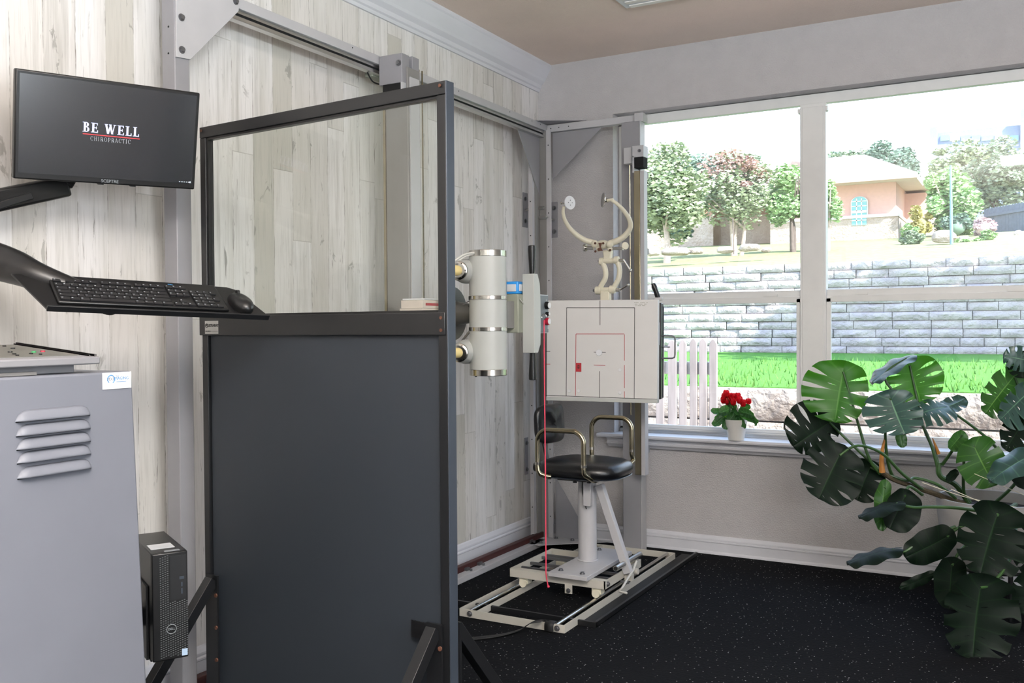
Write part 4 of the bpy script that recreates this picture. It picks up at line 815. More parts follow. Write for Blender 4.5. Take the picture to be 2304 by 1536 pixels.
# scale check width
xs=[(Tm.inverted()@v).x for v in b.v]; k=wl/(max(xs)-min(xs)); 
b=MB(); serif(b,'BE WELL',hh,Tm@Matrix.Translation((c.x,c.y,.0010))@Matrix.Diagonal((k,.88,1,1))); b.build('screen_title','txt',mo,smooth=False)
a=ML(186,300); d=ML(314,313); MB(Tm).bar((a.x,(a.y+d.y)/2,.0012),(d.x,(a.y+d.y)/2,.0012),.0022,.0004).build('screen_underline','txtr',mo)
c=ML(249,315); wl=(ML(294,319)-ML(204,311)).x
b=MB(); serif(b,'CHIROPRACTIC',.0115,Matrix.Identity(4),wt=.085,track=.30); xs=[v.x for v in b.v]; k=wl/(max(xs)-min(xs))
b=MB(); serif(b,'CHIROPRACTIC',.0115,Tm@Matrix.Translation((c.x,c.y,.0010))@Matrix.Diagonal((k,1,1,1)),wt=.085,track=.30); b.build('screen_subtitle','txt2',mo,smooth=False)
b=MB(); c=ML(247,410); text(b,'SCEPTRE',.0125,Tm@Matrix.Translation((c.x,-h/2+.0085,.0004)),spacing=1.0); b.build('maker_mark','dellg',mo)
b=MB(Tm)
for i in range(5): b.box((w/2-.05+i*.007,-h/2+.020,.001),(w/2-.046+i*.007,-h/2+.0225,.0013))
b.box((w/2-.018,-h/2+.019,.001),(w/2-.014,-h/2+.024,.0013)); b.build('screen_tray_icons','txt2',mo)
MB(Tm).box((-.03,-h/2-.003,-.015),(-.015,-h/2+.001,-.005)).box((.06,-h/2-.003,-.015),(.075,-h/2+.001,-.005)).build('bezel_button','black2',mo)
# arms
ar=thing('monitor_arm','black swing arm reaching in from the left behind the monitor','monitor arm',(.12,-3.9,1.2))
a=P(-60,462,'x',.10); c=P(150,418,'x',.115); c2=Tm@Vector((-.0,-.02,-.052))
MB().bar(a,c,.035,.060,up=(0,0,1)).build('arm','black2',ar,bevel=.008)
MB().bar(P(-60,480,'x',.115),P(70,440,'x',.125),.02,.02).build('cable_cover','black',ar,bevel=.003)
MB().bar(c+Vector((0,-.01,0)),Vector((.12,c2.y,c2.z-.02)),.035,.04).build('tilt_head','black2',ar,bevel=.006)
MB().bar(Vector((.115,c2.y,c2.z-.02)),c2,.05,.05).build('tilt_plate','black2',ar,bevel=.004)
MB().box((.005,a.y-.05,1.35),(.04,a.y+.03,1.80)).build('wall_track','black',ar,bevel=.004)
MB().box((.035,a.y-.04,a.z-.05),(.11,a.y+.02,a.z+.05)).build('arm_pivot','black2',ar,bevel=.006)
# keyboard tray
Tk=frame((.461,-3.194,1.323),(.344,.938,-.038),None,(.528,-.16,.834))
tr=thing('keyboard_tray','black tilted keyboard tray on a curved arm over the cabinet','keyboard tray',(.45,-3.2,1.30))
poly=[(-.265,-.090),(.335,-.075),(.345,-.068),(.345,-.055),(.318,.045),(.300,.060),(.285,.066),(-.235,.062)]
poly=[(-.245,-.085),(.325,-.085),(.335,-.075),(.33,-.06),(.28,.06),(.26,.072),(-.235,.072),(-.325,.072)]
poly=[(-.250,-.085),(.328,-.085),(.335,-.078),(.330,-.062),(.285,.062),(.262,.074),(-.300,.074)]
MB(Tk).prism(poly,(0,0,-.016),(1,0,0),(0,1,0),.004).build('tray_plate','black2',tr,bevel=.001)
MB(Tk).bar((-.25,-.086,-.010),(.33,-.086,-.010),.006,.016,up=(0,0,1)).build('tray_lip','black',tr,bevel=.001)
MB(Tk).cyl((-.10,-.06,-.026),(-.10,-.06,-.016),.022,n=20).build('tray_knob','black2',tr)
a0=Tk@Vector((-.12,.02,-.03)); 
tp=[P(-140,566,'x',.13),P(-40,580,'x',.17),P(30,600,'x',.24),P(90,624,'x',.31),a0]
MB().tube(tp,lambda t:.052-.030*t*t,n=16,sub=6).build('tray_arm','black2',tr)
p=P(-140,566,'x',.13); MB().bar(p,Vector((.005,p.y-.05,p.z)),.05,.07).build('tray_mount','black2',tr)
# keyboard
kb=thing('computer_keyboard','black full-size keyboard lying on the tilted tray','keyboard',(Tk@Vector((0,0,-.012))))
MB(Tk).box((-.22,-.065,-.0115),(.22,.065,-.003)).build('keyboard_case','black2',kb,bevel=.003)
kc=MB(Tk); kt=MB(Tk); rk=random.Random(5)
def key(x,y,w,hh=.0150,leg=True):
    kc.box((x+.0008,y+.0008,-.003),(x+w-.0008,y+hh-.0008,.0012))
    if leg: kt.box((x+.003,y+hh-.006,.0012),(x+.003+min(.0045,w*.3)*rk.uniform(.6,1),y+hh-.0045+rk.uniform(0,.001),.0014))
kw=.0186; x0=-.214
rows=[(-.060,[1.25,1.25,1.25,6.0,1.25,1.25,1.25,1.5]),(-.0435,[2.25]+[1]*10+[2.75]),(-.027,[1.75]+[1]*11+[2.25]),(-.0105,[1.5]+[1]*12+[1.5]),(.006,[1]*13+[2.]),(.0265,[1,0.5,1,1,1,1,.5,1,1,1,1,.5,1,1,1,1])]
for y,ws in rows:
    x=x0; sc=15.0/sum(ws)
    for w_ in ws:
        if w_==.5: x+=kw*w_*sc; continue
        key(x,y,kw*w_*sc*1.0); x+=kw*w_*sc
for i in range(3):
    for j,y in enumerate((-.0105,.006,.0265)): key(x0+kw*15.25+i*kw,y,kw)
for (i,y) in ((0,-.060),(1,-.060),(2,-.060),(1,-.0435)): key(x0+kw*15.25+i*kw,y,kw)
for i in range(4):
    for j,y in enumerate((-.060,-.0435,-.027,-.0105,.006)): 
        if i==3 and j in (1,3): continue
        key(x0+kw*18.5+i*kw*1.0,y,kw)
kc.build('keycaps','keys',kb,smooth=False); kt.build('key_legends','keyt',kb,smooth=False)
b=MB(); text(b,'DELL',.006,Tk@Matrix.Translation((.09,.052,-.0026))); b.build('maker_mark','logob',kb)
# mouse
ms=thing('computer_mouse','black wireless mouse at the right end of the keyboard tray','mouse',Tk@Vector((.27,-.02,-.012)))
b=MB(); 
for k,(s_,hh) in enumerate([(1,0),(1.0,.008),(.94,.017),(.78,.026),(.5,.032),(.15,.034)]):
    for i in range(28):
        a=2*PI*i/28; x=.031*s_*math.cos(a); y=.055*s_*math.sin(a)-.004*k; b.v.append(Tk@Vector((.268+x,-.020+y,-.0118+hh*(1-.25*(math.sin(a)*.5+.5)))))
for k in range(5):
    for i in range(28): j=(i+1)%28; b.f.append((k*28+i,k*28+j,k*28+28+j,k*28+28+i))
b.f+= [tuple(range(28))[::-1],tuple(range(140,168))]; b.build('mouse_shell','black2',ms,ang=70)
MB(Tk).cyl((.264,.012,.007),(.272,.012,.007),.008,n=16).build('scroll_wheel','rubber',ms)
# ------------------------------------------------------------------ PC TOWER
Tp=frame((.476,-3.129,.472),(.483,.875,0),None,(.872,-.48,0))
pc=thing('desktop_computer','slim black desktop computer standing upright beside the cabinet','computer',(Tp@Vector((0,-.145,-.14))))
w,h=.093,.292
MB(Tp).box((-w/2,-h/2,-.29),(w/2,h/2,-.012)).build('case','black2',pc,bevel=.002)
MB(Tp).box((-w/2,-h/2,-.012),(w/2,h/2,0)).build('front_bezel','black2',pc,bevel=.003)
b=MB(Tp)
for r_ in range(46):
    for c_ in range(12):
        x=-w/2+.020+c_*.0062; y=-h/2+.008+r_*.006
        if x>-w/2+.044 and y>.012: continue
        b.box((x,y+c_*.0018%.006,.0002),(x+.0036,y+c_*.0018%.006+.0015,.0008))
b.build('vent_grille','dellg' if 0 else pm('grille_grey','#6b6f70',.5),pc,smooth=False)  # grille pattern drawn as raised grey dashes
MB(Tp).box((-w/2+.046,.016,.0002),(w/2-.004,h/2-.01,.0012)).build('drive_panel','black',pc)
b=MB(Tp); b.box((w/2-.018,.030,.0012),(w/2-.014,.045,.0018)); b.box((w/2-.018,.050,.0012),(w/2-.014,.062,.0018)); b.box((w/2-.022,.07,.0012),(w/2-.010,.078,.0018)); b.build('usb_port','gunm',pc)
c=(.002,-.062)
MB(Tp).ring((c[0],c[1],.0016),(0,0,1),.0125,.0009,n=30,m=6).build('logo_ring','dellg',pc)
MB(Tp).cyl((c[0],c[1],.0004),(c[0],c[1],.0012),.0125,n=28).build('logo_disc','black2',pc)
b=MB(); text(b,'DELL',.0082,Tp@Matrix.Translation((c[0],c[1],.0014)),bold=.0001); b.build('logo_letters','dellg',pc)
MB(Tp).box((w/2-.018,-h/2+.006,.0008),(w/2-.003,-h/2+.024,.0014)).build('cpu_sticker',pm('pale_blue_sticker','#a9bfd6',.4),pc)
MB(Tp).box((-w/2+.01,h/2,-.12),(w/2-.02,h/2+.0008,-.06)).build('top_label','white',pc)
MB(Tp).box((-.01,h/2,-.03),(.03,h/2+.0008,-.015)).build('top_label','logog',pc)
cst=thing('computer_bracket','black bracket holding the desktop computer off the cabinet side','bracket',Tp@Vector((0,-.15,-.15)))
MB(Tp).box((-w/2,-h/2-.006,-.28),(w/2,-h/2-.001,-.03)).build('shelf','black',cst)
MB(Tp).box((-w/2-.007,-h/2-.006,-.28),(-w/2-.001,.05,-.05)).build('side_plate','black',cst)
MB().bar(Tp@Vector((-w/2-.008,-.05,-.15)),Vector((.42,yc_+.012,.44)),.05,.05).build('hanger','black',cst)
# ------------------------------------------------------------------ LEAVES
def leaf(att,tip,sl,sr,droop=.12,fold=.15,slits=5,holes=True,seed=0,sin=.42,deep=.0):
    """att: petiole joint, tip: leaf tip, sl/sr: world points at the widest left and right margin"""
    rnd=random.Random(seed); att,tip,sl,sr=map(Vector,(att,tip,sl,sr)); L=(tip-att); ln=L.length
    nrm=(sr-sl).cross(L).normalized()
    wl=(sl-att)-L*((sl-att).dot(L)/L.length_squared); wr=(sr-att)-L*((sr-att).dot(L)/L.length_squared)
    mb=MB(); uv=[]; nt_,ns=44,14
    for side,wv in ((0,wl),(1,wr)):
        base=len(mb.v); W=wv; cuts=[]
        for k in range(slits):
            t0=.17+(k+.5)/slits*.70+rnd.uniform(-.02,.02); s0=sin-.06+rnd.uniform(-.10,.12); op=rnd.random()<.85
            cuts.append((t0,s0,1.22 if op else .96,rnd.uniform(.020,.034)*(4.5/max(slits,4))))
            if holes and rnd.random()<.6: cuts.append((t0+.5*.70/slits,rnd.uniform(.10,.16),rnd.uniform(.28,.36),rnd.uniform(.010,.018)))
        r_=.30/max(1,slits)
        cols=[(i/nt_,0) for i in range(nt_+1) if all(abs(i/nt_-c[0])>.006 for c in cuts)]+[(c[0],-1) for c in cuts]+[(c[0],1) for c in cuts]
        cols.sort(key=lambda q:(q[0],q[1]))
        for (tc,sg) in cols:
            for k in range(ns+1):
                s=k/ns; t=tc
                for (t0,s0,s1,w0) in cuts:
                    if s0<s<s1:
                        d=w0*math.sin(PI*(s-s0)/(s1-s0))**.8; g=sg if abs(tc-t0)<1e-9 else (1 if tc>t0 else -1)
                        t+=g*d*max(0,1-abs(tc-t0)/r_)
                t=max(0,min(1,t)); a=PI*(t**.85)
                u=math.sin(a)**.72*(1.0 if t<.5 else 1-.10*(t-.5)) if 0<a<PI else 0
                v=.42-.66*math.cos(a)
                if t<.12: u*=t/.12*.6+.4
                vm=max(0,min(1,1.05*tc-.05)); vtip=v/1.08
                pv=vm+(vtip-vm)*s; pu=u*s
                z=-droop*ln*(pv**2)*(1 if pv>0 else .3)+fold*W.length*(-s*s*1.0+.55*s)*1.4+ .03*ln*math.sin(tc*22+side)*s*s
                mb.v.append(att+L*pv+W*pu+nrm*z); uv.append((s,tc))
        for i in range(len(cols)-1):
            if cols[i][1]==-1 and cols[i+1][1]==1: continue
            for k in range(ns):
                a_=base+i*(ns+1)+k; q=(a_,a_+1,a_+ns+2,a_+ns+1); mb.f.append(q if side else q[::-1])
    mb.uv=uv; return mb
mp=thing('monstera_plant','large monstera with split leaves spilling out of the grey planter by the window','plant',RAY(2200,1115,4.0))
def MLf(att,tip,sl,sr,D,mat,dt=0,dl=0,dr=0,**k):
    A=RAY(*att,D); mb=leaf(A,RAY(*tip,D+dt),RAY(*sl,D+dl),RAY(*sr,D+dr),**k); o=mb.build('leaf',mat,mp,ang=180); return A
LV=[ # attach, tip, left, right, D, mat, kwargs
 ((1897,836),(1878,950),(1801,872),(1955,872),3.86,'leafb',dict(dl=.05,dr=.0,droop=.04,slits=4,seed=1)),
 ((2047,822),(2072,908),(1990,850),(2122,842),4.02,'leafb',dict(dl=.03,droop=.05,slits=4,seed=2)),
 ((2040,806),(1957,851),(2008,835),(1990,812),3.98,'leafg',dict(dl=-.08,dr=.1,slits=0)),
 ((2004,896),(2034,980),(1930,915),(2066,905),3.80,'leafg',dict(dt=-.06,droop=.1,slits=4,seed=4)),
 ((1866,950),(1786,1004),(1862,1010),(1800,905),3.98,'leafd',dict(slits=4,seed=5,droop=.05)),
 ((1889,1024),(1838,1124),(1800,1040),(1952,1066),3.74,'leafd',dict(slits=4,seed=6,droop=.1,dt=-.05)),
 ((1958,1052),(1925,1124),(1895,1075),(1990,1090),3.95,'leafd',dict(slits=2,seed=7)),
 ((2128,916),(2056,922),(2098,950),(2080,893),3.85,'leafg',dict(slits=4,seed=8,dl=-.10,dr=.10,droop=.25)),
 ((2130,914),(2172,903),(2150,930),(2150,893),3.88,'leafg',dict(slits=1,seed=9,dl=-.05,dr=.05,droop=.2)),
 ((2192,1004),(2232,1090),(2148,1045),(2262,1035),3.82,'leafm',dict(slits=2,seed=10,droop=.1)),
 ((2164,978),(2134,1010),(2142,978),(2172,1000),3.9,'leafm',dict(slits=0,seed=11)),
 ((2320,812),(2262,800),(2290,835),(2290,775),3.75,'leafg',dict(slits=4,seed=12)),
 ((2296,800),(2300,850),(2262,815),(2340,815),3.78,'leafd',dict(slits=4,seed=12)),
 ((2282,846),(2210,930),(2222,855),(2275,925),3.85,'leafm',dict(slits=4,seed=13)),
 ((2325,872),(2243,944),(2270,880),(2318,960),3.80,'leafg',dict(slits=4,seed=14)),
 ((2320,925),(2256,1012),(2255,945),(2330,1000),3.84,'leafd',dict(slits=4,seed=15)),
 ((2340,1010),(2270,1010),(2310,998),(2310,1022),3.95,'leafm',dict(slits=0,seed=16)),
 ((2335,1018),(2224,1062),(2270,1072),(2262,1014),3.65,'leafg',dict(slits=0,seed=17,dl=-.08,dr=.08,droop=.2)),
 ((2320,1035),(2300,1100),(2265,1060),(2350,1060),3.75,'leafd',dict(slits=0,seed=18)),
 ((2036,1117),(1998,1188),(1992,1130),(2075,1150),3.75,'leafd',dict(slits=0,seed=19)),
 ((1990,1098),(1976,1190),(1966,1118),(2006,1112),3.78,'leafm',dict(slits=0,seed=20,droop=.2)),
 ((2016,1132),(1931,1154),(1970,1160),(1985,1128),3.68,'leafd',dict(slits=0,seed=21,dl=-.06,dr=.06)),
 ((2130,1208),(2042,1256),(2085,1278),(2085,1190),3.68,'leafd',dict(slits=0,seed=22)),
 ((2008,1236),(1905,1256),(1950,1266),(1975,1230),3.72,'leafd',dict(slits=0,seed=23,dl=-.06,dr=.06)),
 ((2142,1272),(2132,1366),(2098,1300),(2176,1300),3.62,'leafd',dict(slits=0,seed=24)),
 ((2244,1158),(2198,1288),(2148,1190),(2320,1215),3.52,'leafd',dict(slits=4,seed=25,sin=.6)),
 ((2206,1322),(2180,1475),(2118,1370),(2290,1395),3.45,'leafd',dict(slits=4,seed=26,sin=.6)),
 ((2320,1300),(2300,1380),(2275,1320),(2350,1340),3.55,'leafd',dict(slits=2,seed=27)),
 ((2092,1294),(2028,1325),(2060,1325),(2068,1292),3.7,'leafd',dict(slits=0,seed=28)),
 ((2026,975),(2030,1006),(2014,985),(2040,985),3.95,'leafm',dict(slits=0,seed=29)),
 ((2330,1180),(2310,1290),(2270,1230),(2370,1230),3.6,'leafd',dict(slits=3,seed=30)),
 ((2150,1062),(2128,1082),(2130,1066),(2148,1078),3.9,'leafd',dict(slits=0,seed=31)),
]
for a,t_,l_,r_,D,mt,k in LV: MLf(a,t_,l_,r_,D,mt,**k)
def stem(pts,r,mat='stem',name='petiole',taper=.35):
    MB().tube([RAY(*p) for p in pts],lambda t:r*(1-taper*t),n=8,sub=6).build(name,mat,mp)
stem([(2170,1135,4.0),(2110,1112,3.98),(2050,1092,3.94),(2005,1075,3.92),(1975,1055,3.9)],.013,'stemb','main_stem',.2)
stem([(2180,1130,4.02),(2150,1090,4.0),(2115,1070,3.98),(2112,1040,3.98)],.013,'stem','main_stem',.2)
stem([(2285,1135,3.9),(2262,1150,3.8),(2248,1150,3.6),(2244,1158,3.52)],.010)
for pts in ([(1980,1065,3.9),(1955,1030,3.88),(1930,950,3.87),(1897,836,3.86)],[(1985,1062,3.9),(1930,1012,3.93),(1866,950,3.98)],
  [(2012,1080,3.93),(1998,1040,3.9),(1992,970,3.85),(2004,896,3.80)],[(2075,1100,3.95),(2030,1065,3.85),(1985,1020,3.8),(1930,1002,3.76),(1889,1024,3.74)],
  [(2112,1068,3.98),(2105,1020,3.99),(2078,960,4.0),(2047,822,4.02)],[(2113,1065,3.98),(2095,1000,3.98),(2062,935,3.98),(1990,850,3.98),(2040,806,3.98)] ,
  [(2270,1040,3.95),(2215,980,3.92),(2128,916,3.86)],[(2180,1135,4.0),(2168,1100,3.98),(2172,1010,3.9),(2192,1004,3.82)],[(2120,1045,3.98),(2145,1010,3.92),(2164,978,3.9)],
  [(2310,1100,3.9),(2320,1000,3.85),(2300,900,3.85),(2282,846,3.85)],[(2150,1120,3.95),(2110,1090,3.9),(2060,1075,3.93),(2036,1080,3.9),(1958,1052,3.95)],
  [(2210,1150,3.75),(2150,1142,3.7),(2090,1140,3.69),(2055,1141,3.68),(2016,1132,3.68)],[(2075,1112,3.85),(2050,1095,3.8),(2040,1100,3.78),(2036,1117,3.75)],
  [(2200,1170,3.7),(2160,1185,3.7),(2130,1208,3.68)],[(2150,1185,3.7),(2080,1210,3.7),(2040,1238,3.7),(2020,1240,3.72),(2008,1236,3.72)],
  [(2200,1200,3.72),(2160,1240,3.66),(2142,1272,3.62)],[(2290,1150,3.8),(2275,1250,3.55),(2235,1310,3.47),(2206,1322,3.45)],[(1985,1085,3.88),(1992,1090,3.8),(1990,1098,3.78)],
  [(2330,1080,3.9),(2345,1010,3.7),(2335,1018,3.65)],[(2240,1130,4.0),(2300,1060,3.9),(2330,900,3.8),(2320,812,3.76)]):
    stem(pts,.0075)
MB().tube([RAY(1985,1062,3.88),RAY(1984,1020,3.87),RAY(1994,975,3.86)],lambda t:.013*(1-.8*t),n=8,sub=5).build('leaf_sheath','sheath',mp)
MB().tube([RAY(2112,1020,3.97),RAY(2104,1000,3.96),RAY(2098,985,3.96)],lambda t:.008*(1-.8*t),n=8,sub=5).build('leaf_sheath','sheath',mp)
for pts in ([(2075,1085,3.8),(2180,1120,3.8),(2310,1145,3.8)],[(2180,1060,3.82),(2250,1090,3.8),(2320,1120,3.8)],[(2140,1100,3.8),(2210,1130,3.78),(2250,1140,3.75)]):
    MB().tube([RAY(*p) for p in pts],.0016,n=6,sub=5).build('aerial_root','bone',mp)
# planter
pt=thing('planter_pot','large round grey planter standing on a low black stand by the window','planter',(2.375,-.42,.17))
pcx,pcy=2.375,-.42; pr=.212; rim=P(2200,1118,'y',pcy).z; zb0=.20
MB().lathe([(pr*.80,zb0),(pr*.90,zb0+.08),(pr*.97,zb0+.2),(pr,rim-.01),(pr,rim),(pr-.012,rim),(pr-.014,rim-.04),(pr-.02,rim-.06)],(pcx,pcy,0),n=56).build('pot','pot2',pt,ang=50)
MB().cyl((pcx,pcy,rim-.07),(pcx,pcy,rim-.045),pr-.016,n=40).build('soil','soil',pt)
ps=thing('plant_stand','low black metal stand with slim legs under the planter','plant stand',(pcx,pcy,0))
MB().ring((pcx,pcy,zb0-.008),(0,0,1),pr*.78,.007,n=40).bar((pcx-pr*.76,pcy,zb0-.008),(pcx+pr*.76,pcy,zb0-.008),.02,.012).bar((pcx,pcy-pr*.76,zb0-.008),(pcx,pcy+pr*.76,zb0-.008),.02,.012).build('ring_top','black',ps)
for k in range(4):
    a=k*PI/2+.5; MB().cyl((pcx+math.cos(a)*pr*.78,pcy+math.sin(a)*pr*.78,0),(pcx+math.cos(a)*pr*.78,pcy+math.sin(a)*pr*.78,zb0),.010,n=12).build('leg','black',ps)
# ------------------------------------------------------------------ CYCLAMEN
c0=P(1652,991,'z',.6225); cyx,cyy=c0.x,c0.y+.035; zs=.6225
cyp=thing('cyclamen_pot','small white tapered pot on the sill holding the red cyclamen','flower pot',(cyx,cyy,zs))
MB().lathe([(.040,zs),(.058,zs+.100),(.060,zs+.108),(.056,zs+.108),(.052,zs+.095)],(cyx,cyy,0),n=36).build('pot','pot',cyp,ang=50)
MB().cyl((cyx,cyy,zs+.085),(cyx,cyy,zs+.094),.052,n=28).build('soil','soil',cyp)
cyc=thing('cyclamen_plant','red flowering cyclamen with mottled green leaves in the white sill pot','plant',(cyx,cyy,zs+.095))
def CY(px,py,dy=0): return P(px,py,'y',cyy+dy)
cl=[((1650,925),(1668,942),.018,'cyl'),((1640,920),(1620,930),.02,'cyl'),((1634,935),(1610,945),.018,'cyl'),((1668,925),(1700,935),.016,'cyl'),((1672,935),(1712,948),.013,'cyl'),((1660,940),(1684,958),.016,'cyl'),((1640,940),(1634,966),.022,'cyl2'),((1625,940),(1606,960),.018,'cyl'),((1655,915),(1640,905),.015,'cyl'),((1670,918),(1690,912),.013,'cyl'),((1625,928),(1602,925),.012,'cyl'),((1648,930),(1648,955),.018,'cyl'),((1690,930),(1708,955),.012,'cyl'),((1650,935),(1626,962),.018,'cyl')]
for i,(a,b_,w_,mt) in enumerate(cl):
    dy=random.uniform(-.06,.03); A=CY(*a,dy*.5); B=CY(*b_,dy); d=(B-A); n_=d.cross(Vector((0,1,0))).normalized()*w_*1.35
    n_+=Vector((0,random.uniform(-.015,.015),0)); leaf(A,B,A+d*.4-n_,A+d*.4+n_,slits=0,seed=i,fold=.25,droop=.2).build('leaf',mt,cyc,ang=180)
    MB().tube([Vector((cyx,cyy,zs+.09)),(Vector((cyx,cyy,zs+.10))+A)/2,A],.0018,n=6,sub=4).build('leaf_stalk','stem',cyc)
fl_=[(1634,892),(1642,898),(1628,906),(1652,899),(1638,909),(1650,910),(1664,906),(1672,913),(1684,908),(1630,899),(1660,898),(1646,903)]
for i,(x,y) in enumerate(fl_):
    b=MB(); uv=[]; c=CY(x,y,random.uniform(-.04,.03)); 
    for k in range(5):
        a=2*PI*k/5+i; d=Vector((math.cos(a)*.6,math.sin(a)*.6,.75)).normalized(); s_=.034*(.8 if i in (8,) else 1)
        m_=leaf(c,c+d*s_,c+d*s_*.5+d.cross(Vector((0,0,1))).normalized()*.015,c+d*s_*.5-d.cross(Vector((0,0,1))).normalized()*.015,slits=0,seed=i*7+k,fold=.3,droop=.3)
        o_=len(b.v); b.v+=m_.v; b.f+=[tuple(q+o_ for q in f) for f in m_.f]; uv+=m_.uv
    b.uv=uv; b.build('blossom','petal',cyc,ang=180)
    MB().tube([Vector((cyx,cyy,zs+.09)),(Vector((cyx,cyy,zs+.14))+c)/2,c],.0014,n=6,sub=4).build('flower_stalk','stem',cyc)
# ------------------------------------------------------------------ EXTERIOR
YN,YF=2.45,11.7; ZL=.73
ZW=2.28
struct('lawn',MB().box((-14,YN+.1,.2),(26,YF+.3,ZL)),'grass')
struct('patio_ground',MB().box((-14,.17,-.3),(26,YN,-.05)),'mulch')
# sloped ground behind the retaining wall
b=MB(); nx,ny=30,24
def gz(x,y): 
    if y<YF+.2: return ZW-.02
    t=(y-YF-.2); return ZW-.02+ (t*.125 if t<11 else 1.375+(t-11)*.05)+.03*noise.noise(Vector((x*.4,y*.4,0)))
for j in range(ny+1):
    for i in range(nx+1):
        x=-22+60*i/nx; y=YF+.2+34*j/ny; b.v.append(Vector((x,y,gz(x,y))))
for j in range(ny):
    for i in range(nx): a=j*(nx+1)+i; b.f.append((a,a+1,a+nx+2,a+nx+1))
struct('grass_slope',b,'grass2')
def block_wall(name,label,x0,x1,y,z0,courses,bh,bl,mat,dep=.35,seed=1,gap=.008):
    rnd=random.Random(seed); b=MB(); 
    for c in range(courses):
        x=x0-rnd.random()*bl; z=z0+c*bh
        while x<x1:
            l=bl*rnd.uniform(.55,1.25); off=rnd.uniform(-.02,.02)
            n=max(3,int(l/.09)); m=3; base=len(b.v)
            top=z+bh-gap
            for j in range(m+1):
                for i in range(n+1):
                    xx=x+gap/2+(l-gap)*i/n; zz=z+(top-z)*j/m
                    e=min(i,n-i,1)*min(j,m-j,1)
                    nn=noise.noise(Vector((xx*5,zz*9,seed)))
                    b.v.append(Vector((xx+(0 if e else 0),y+off-(.02+.028*nn if e else -.012),zz)))
            # back row top
            for i in range(n+1): b.v.append(Vector((x+gap/2+(l-gap)*i/n,y+dep,top)))
            for j in range(m):
                for i in range(n): a=base+j*(n+1)+i; b.f.append((a,a+1,a+n+2,a+n+1))
            a=base+m*(n+1)
            for i in range(n): b.f.append((a+i,a+i+1,a+n+2+i,a+n+1+i))
            x+=l
    t=thing(name,label,'stone wall',((x0+x1)/2,y,z0))
    b.build('blocks',mat,t,smooth=True,ang=50)
    MB().box((x0-.5,y+.055,z0-.5),(x1+.5,y+dep-.02,z0+courses*bh-.03)).build('mortar_core','joint',t)
    return t
block_wall('retaining_wall','long tall pale stone block retaining wall beyond the lawn',-5,19,YF,ZL-.02,11,.143,.60,'stone',seed=4)
block_wall('garden_wall','low rough stone wall just outside below the lawn',-2.2,9,YN,-.05,3,.262,.85,'stone2',seed=9,gap=.014)
# grass tufts at the lawn's edge
rnd=random.Random(2); b=MB()
for k in range(5200):
    x=rnd.uniform(-1.5,11); y=YN+.1+(rnd.random()**1.7)*6; hh=rnd.uniform(.03,.075); w_=.008; a=rnd.uniform(0,PI); dx,dy=math.cos(a)*w_,math.sin(a)*w_
    tx,ty=rnd.uniform(-.03,.03),rnd.uniform(-.03,.03); o_=len(b.v)
    b.v+= [Vector((x-dx,y-dy,ZL-.005)),Vector((x+dx,y+dy,ZL-.005)),Vector((x+tx,y+ty,ZL+hh))]; b.f.append((o_,o_+1,o_+2))
b.build('grass_tufts','grassb',smooth=False,label='short green grass blades standing along the lawn',cat='grass',kind='stuff')
# picket fence
pf=thing('picket_fence','weathered pale picket fence outside the lower left window pane','fence',(1.0,1.75,0))
yp=1.55
pk=[(1440,760),(1478,762),(1505,766),(1530,764),(1554,762),(1575,762),(1598,764)]
wpx=[16,16,18,15,15,16,16]
for i,(x,y) in enumerate(pk):
    p=P(x,y,'y',yp+.0); q=P(x+wpx[i],y,'y',yp); wd=q.x-p.x; ztp=p.z
    b=MB(); b.prism([(p.x,-.05),(q.x,-.05),(q.x+.003,ztp-.03),(q.x-.01,ztp-.004),(p.x+wd*.5,ztp+.008),(p.x+.012,ztp-.006),(p.x-.002,ztp-.035)],(0,yp,0),(1,0,0),(0,0,1),.025)
    b.build('picket','wood',pf,bevel=.004)
r0=P(1470,820,'y',yp+.03); r1=P(1606,804,'y',yp+.03)
MB().bar((r0.x-.4,yp+.03,r0.z-.02),(r1.x,yp+.03,r0.z-.02),.04,.09).build('rail','hwhite',pf,bevel=.004)  # upper rail whitened: sunlight on the wood is put into its colour
MB().bar((r0.x-.4,yp+.03,.25),(r1.x,yp+.03,.25),.04,.09).build('rail','wood',pf,bevel=.004)
# ---- trees
def foliage(mb,c,r,n,s,rnd,lump=9,hollow=.35):
    c=Vector(c); cl=[]
    for _ in range(lump):
        d=Vector((rnd.gauss(0,1),rnd.gauss(0,1),rnd.gauss(0,1))).normalized()*rnd.uniform(.35,.92); cl.append((Vector((d.x*r[0],d.y*r[1],d.z*r[2])),rnd.uniform(.16,.48)))
    for _ in range(n):
        o,k=rnd.choice(cl); d=Vector((rnd.gauss(0,1),rnd.gauss(0,1),rnd.gauss(0,1))).normalized()*(rnd.uniform(hollow,1)**.6)
        p=c+o+Vector((d.x*r[0]*k,d.y*r[1]*k,d.z*r[2]*k)); a=Vector((rnd.gauss(0,1),rnd.gauss(0,1),rnd.gauss(0,1))).normalized(); x,y,_=basis(a); q=s*rnd.uniform(.6,1.3); o_=len(mb.v)
        mb.v+= [p-x*q,p-y*q*.5,p+x*q,p+y*q*.5]; mb.f.append((o_,o_+1,o_+2,o_+3))
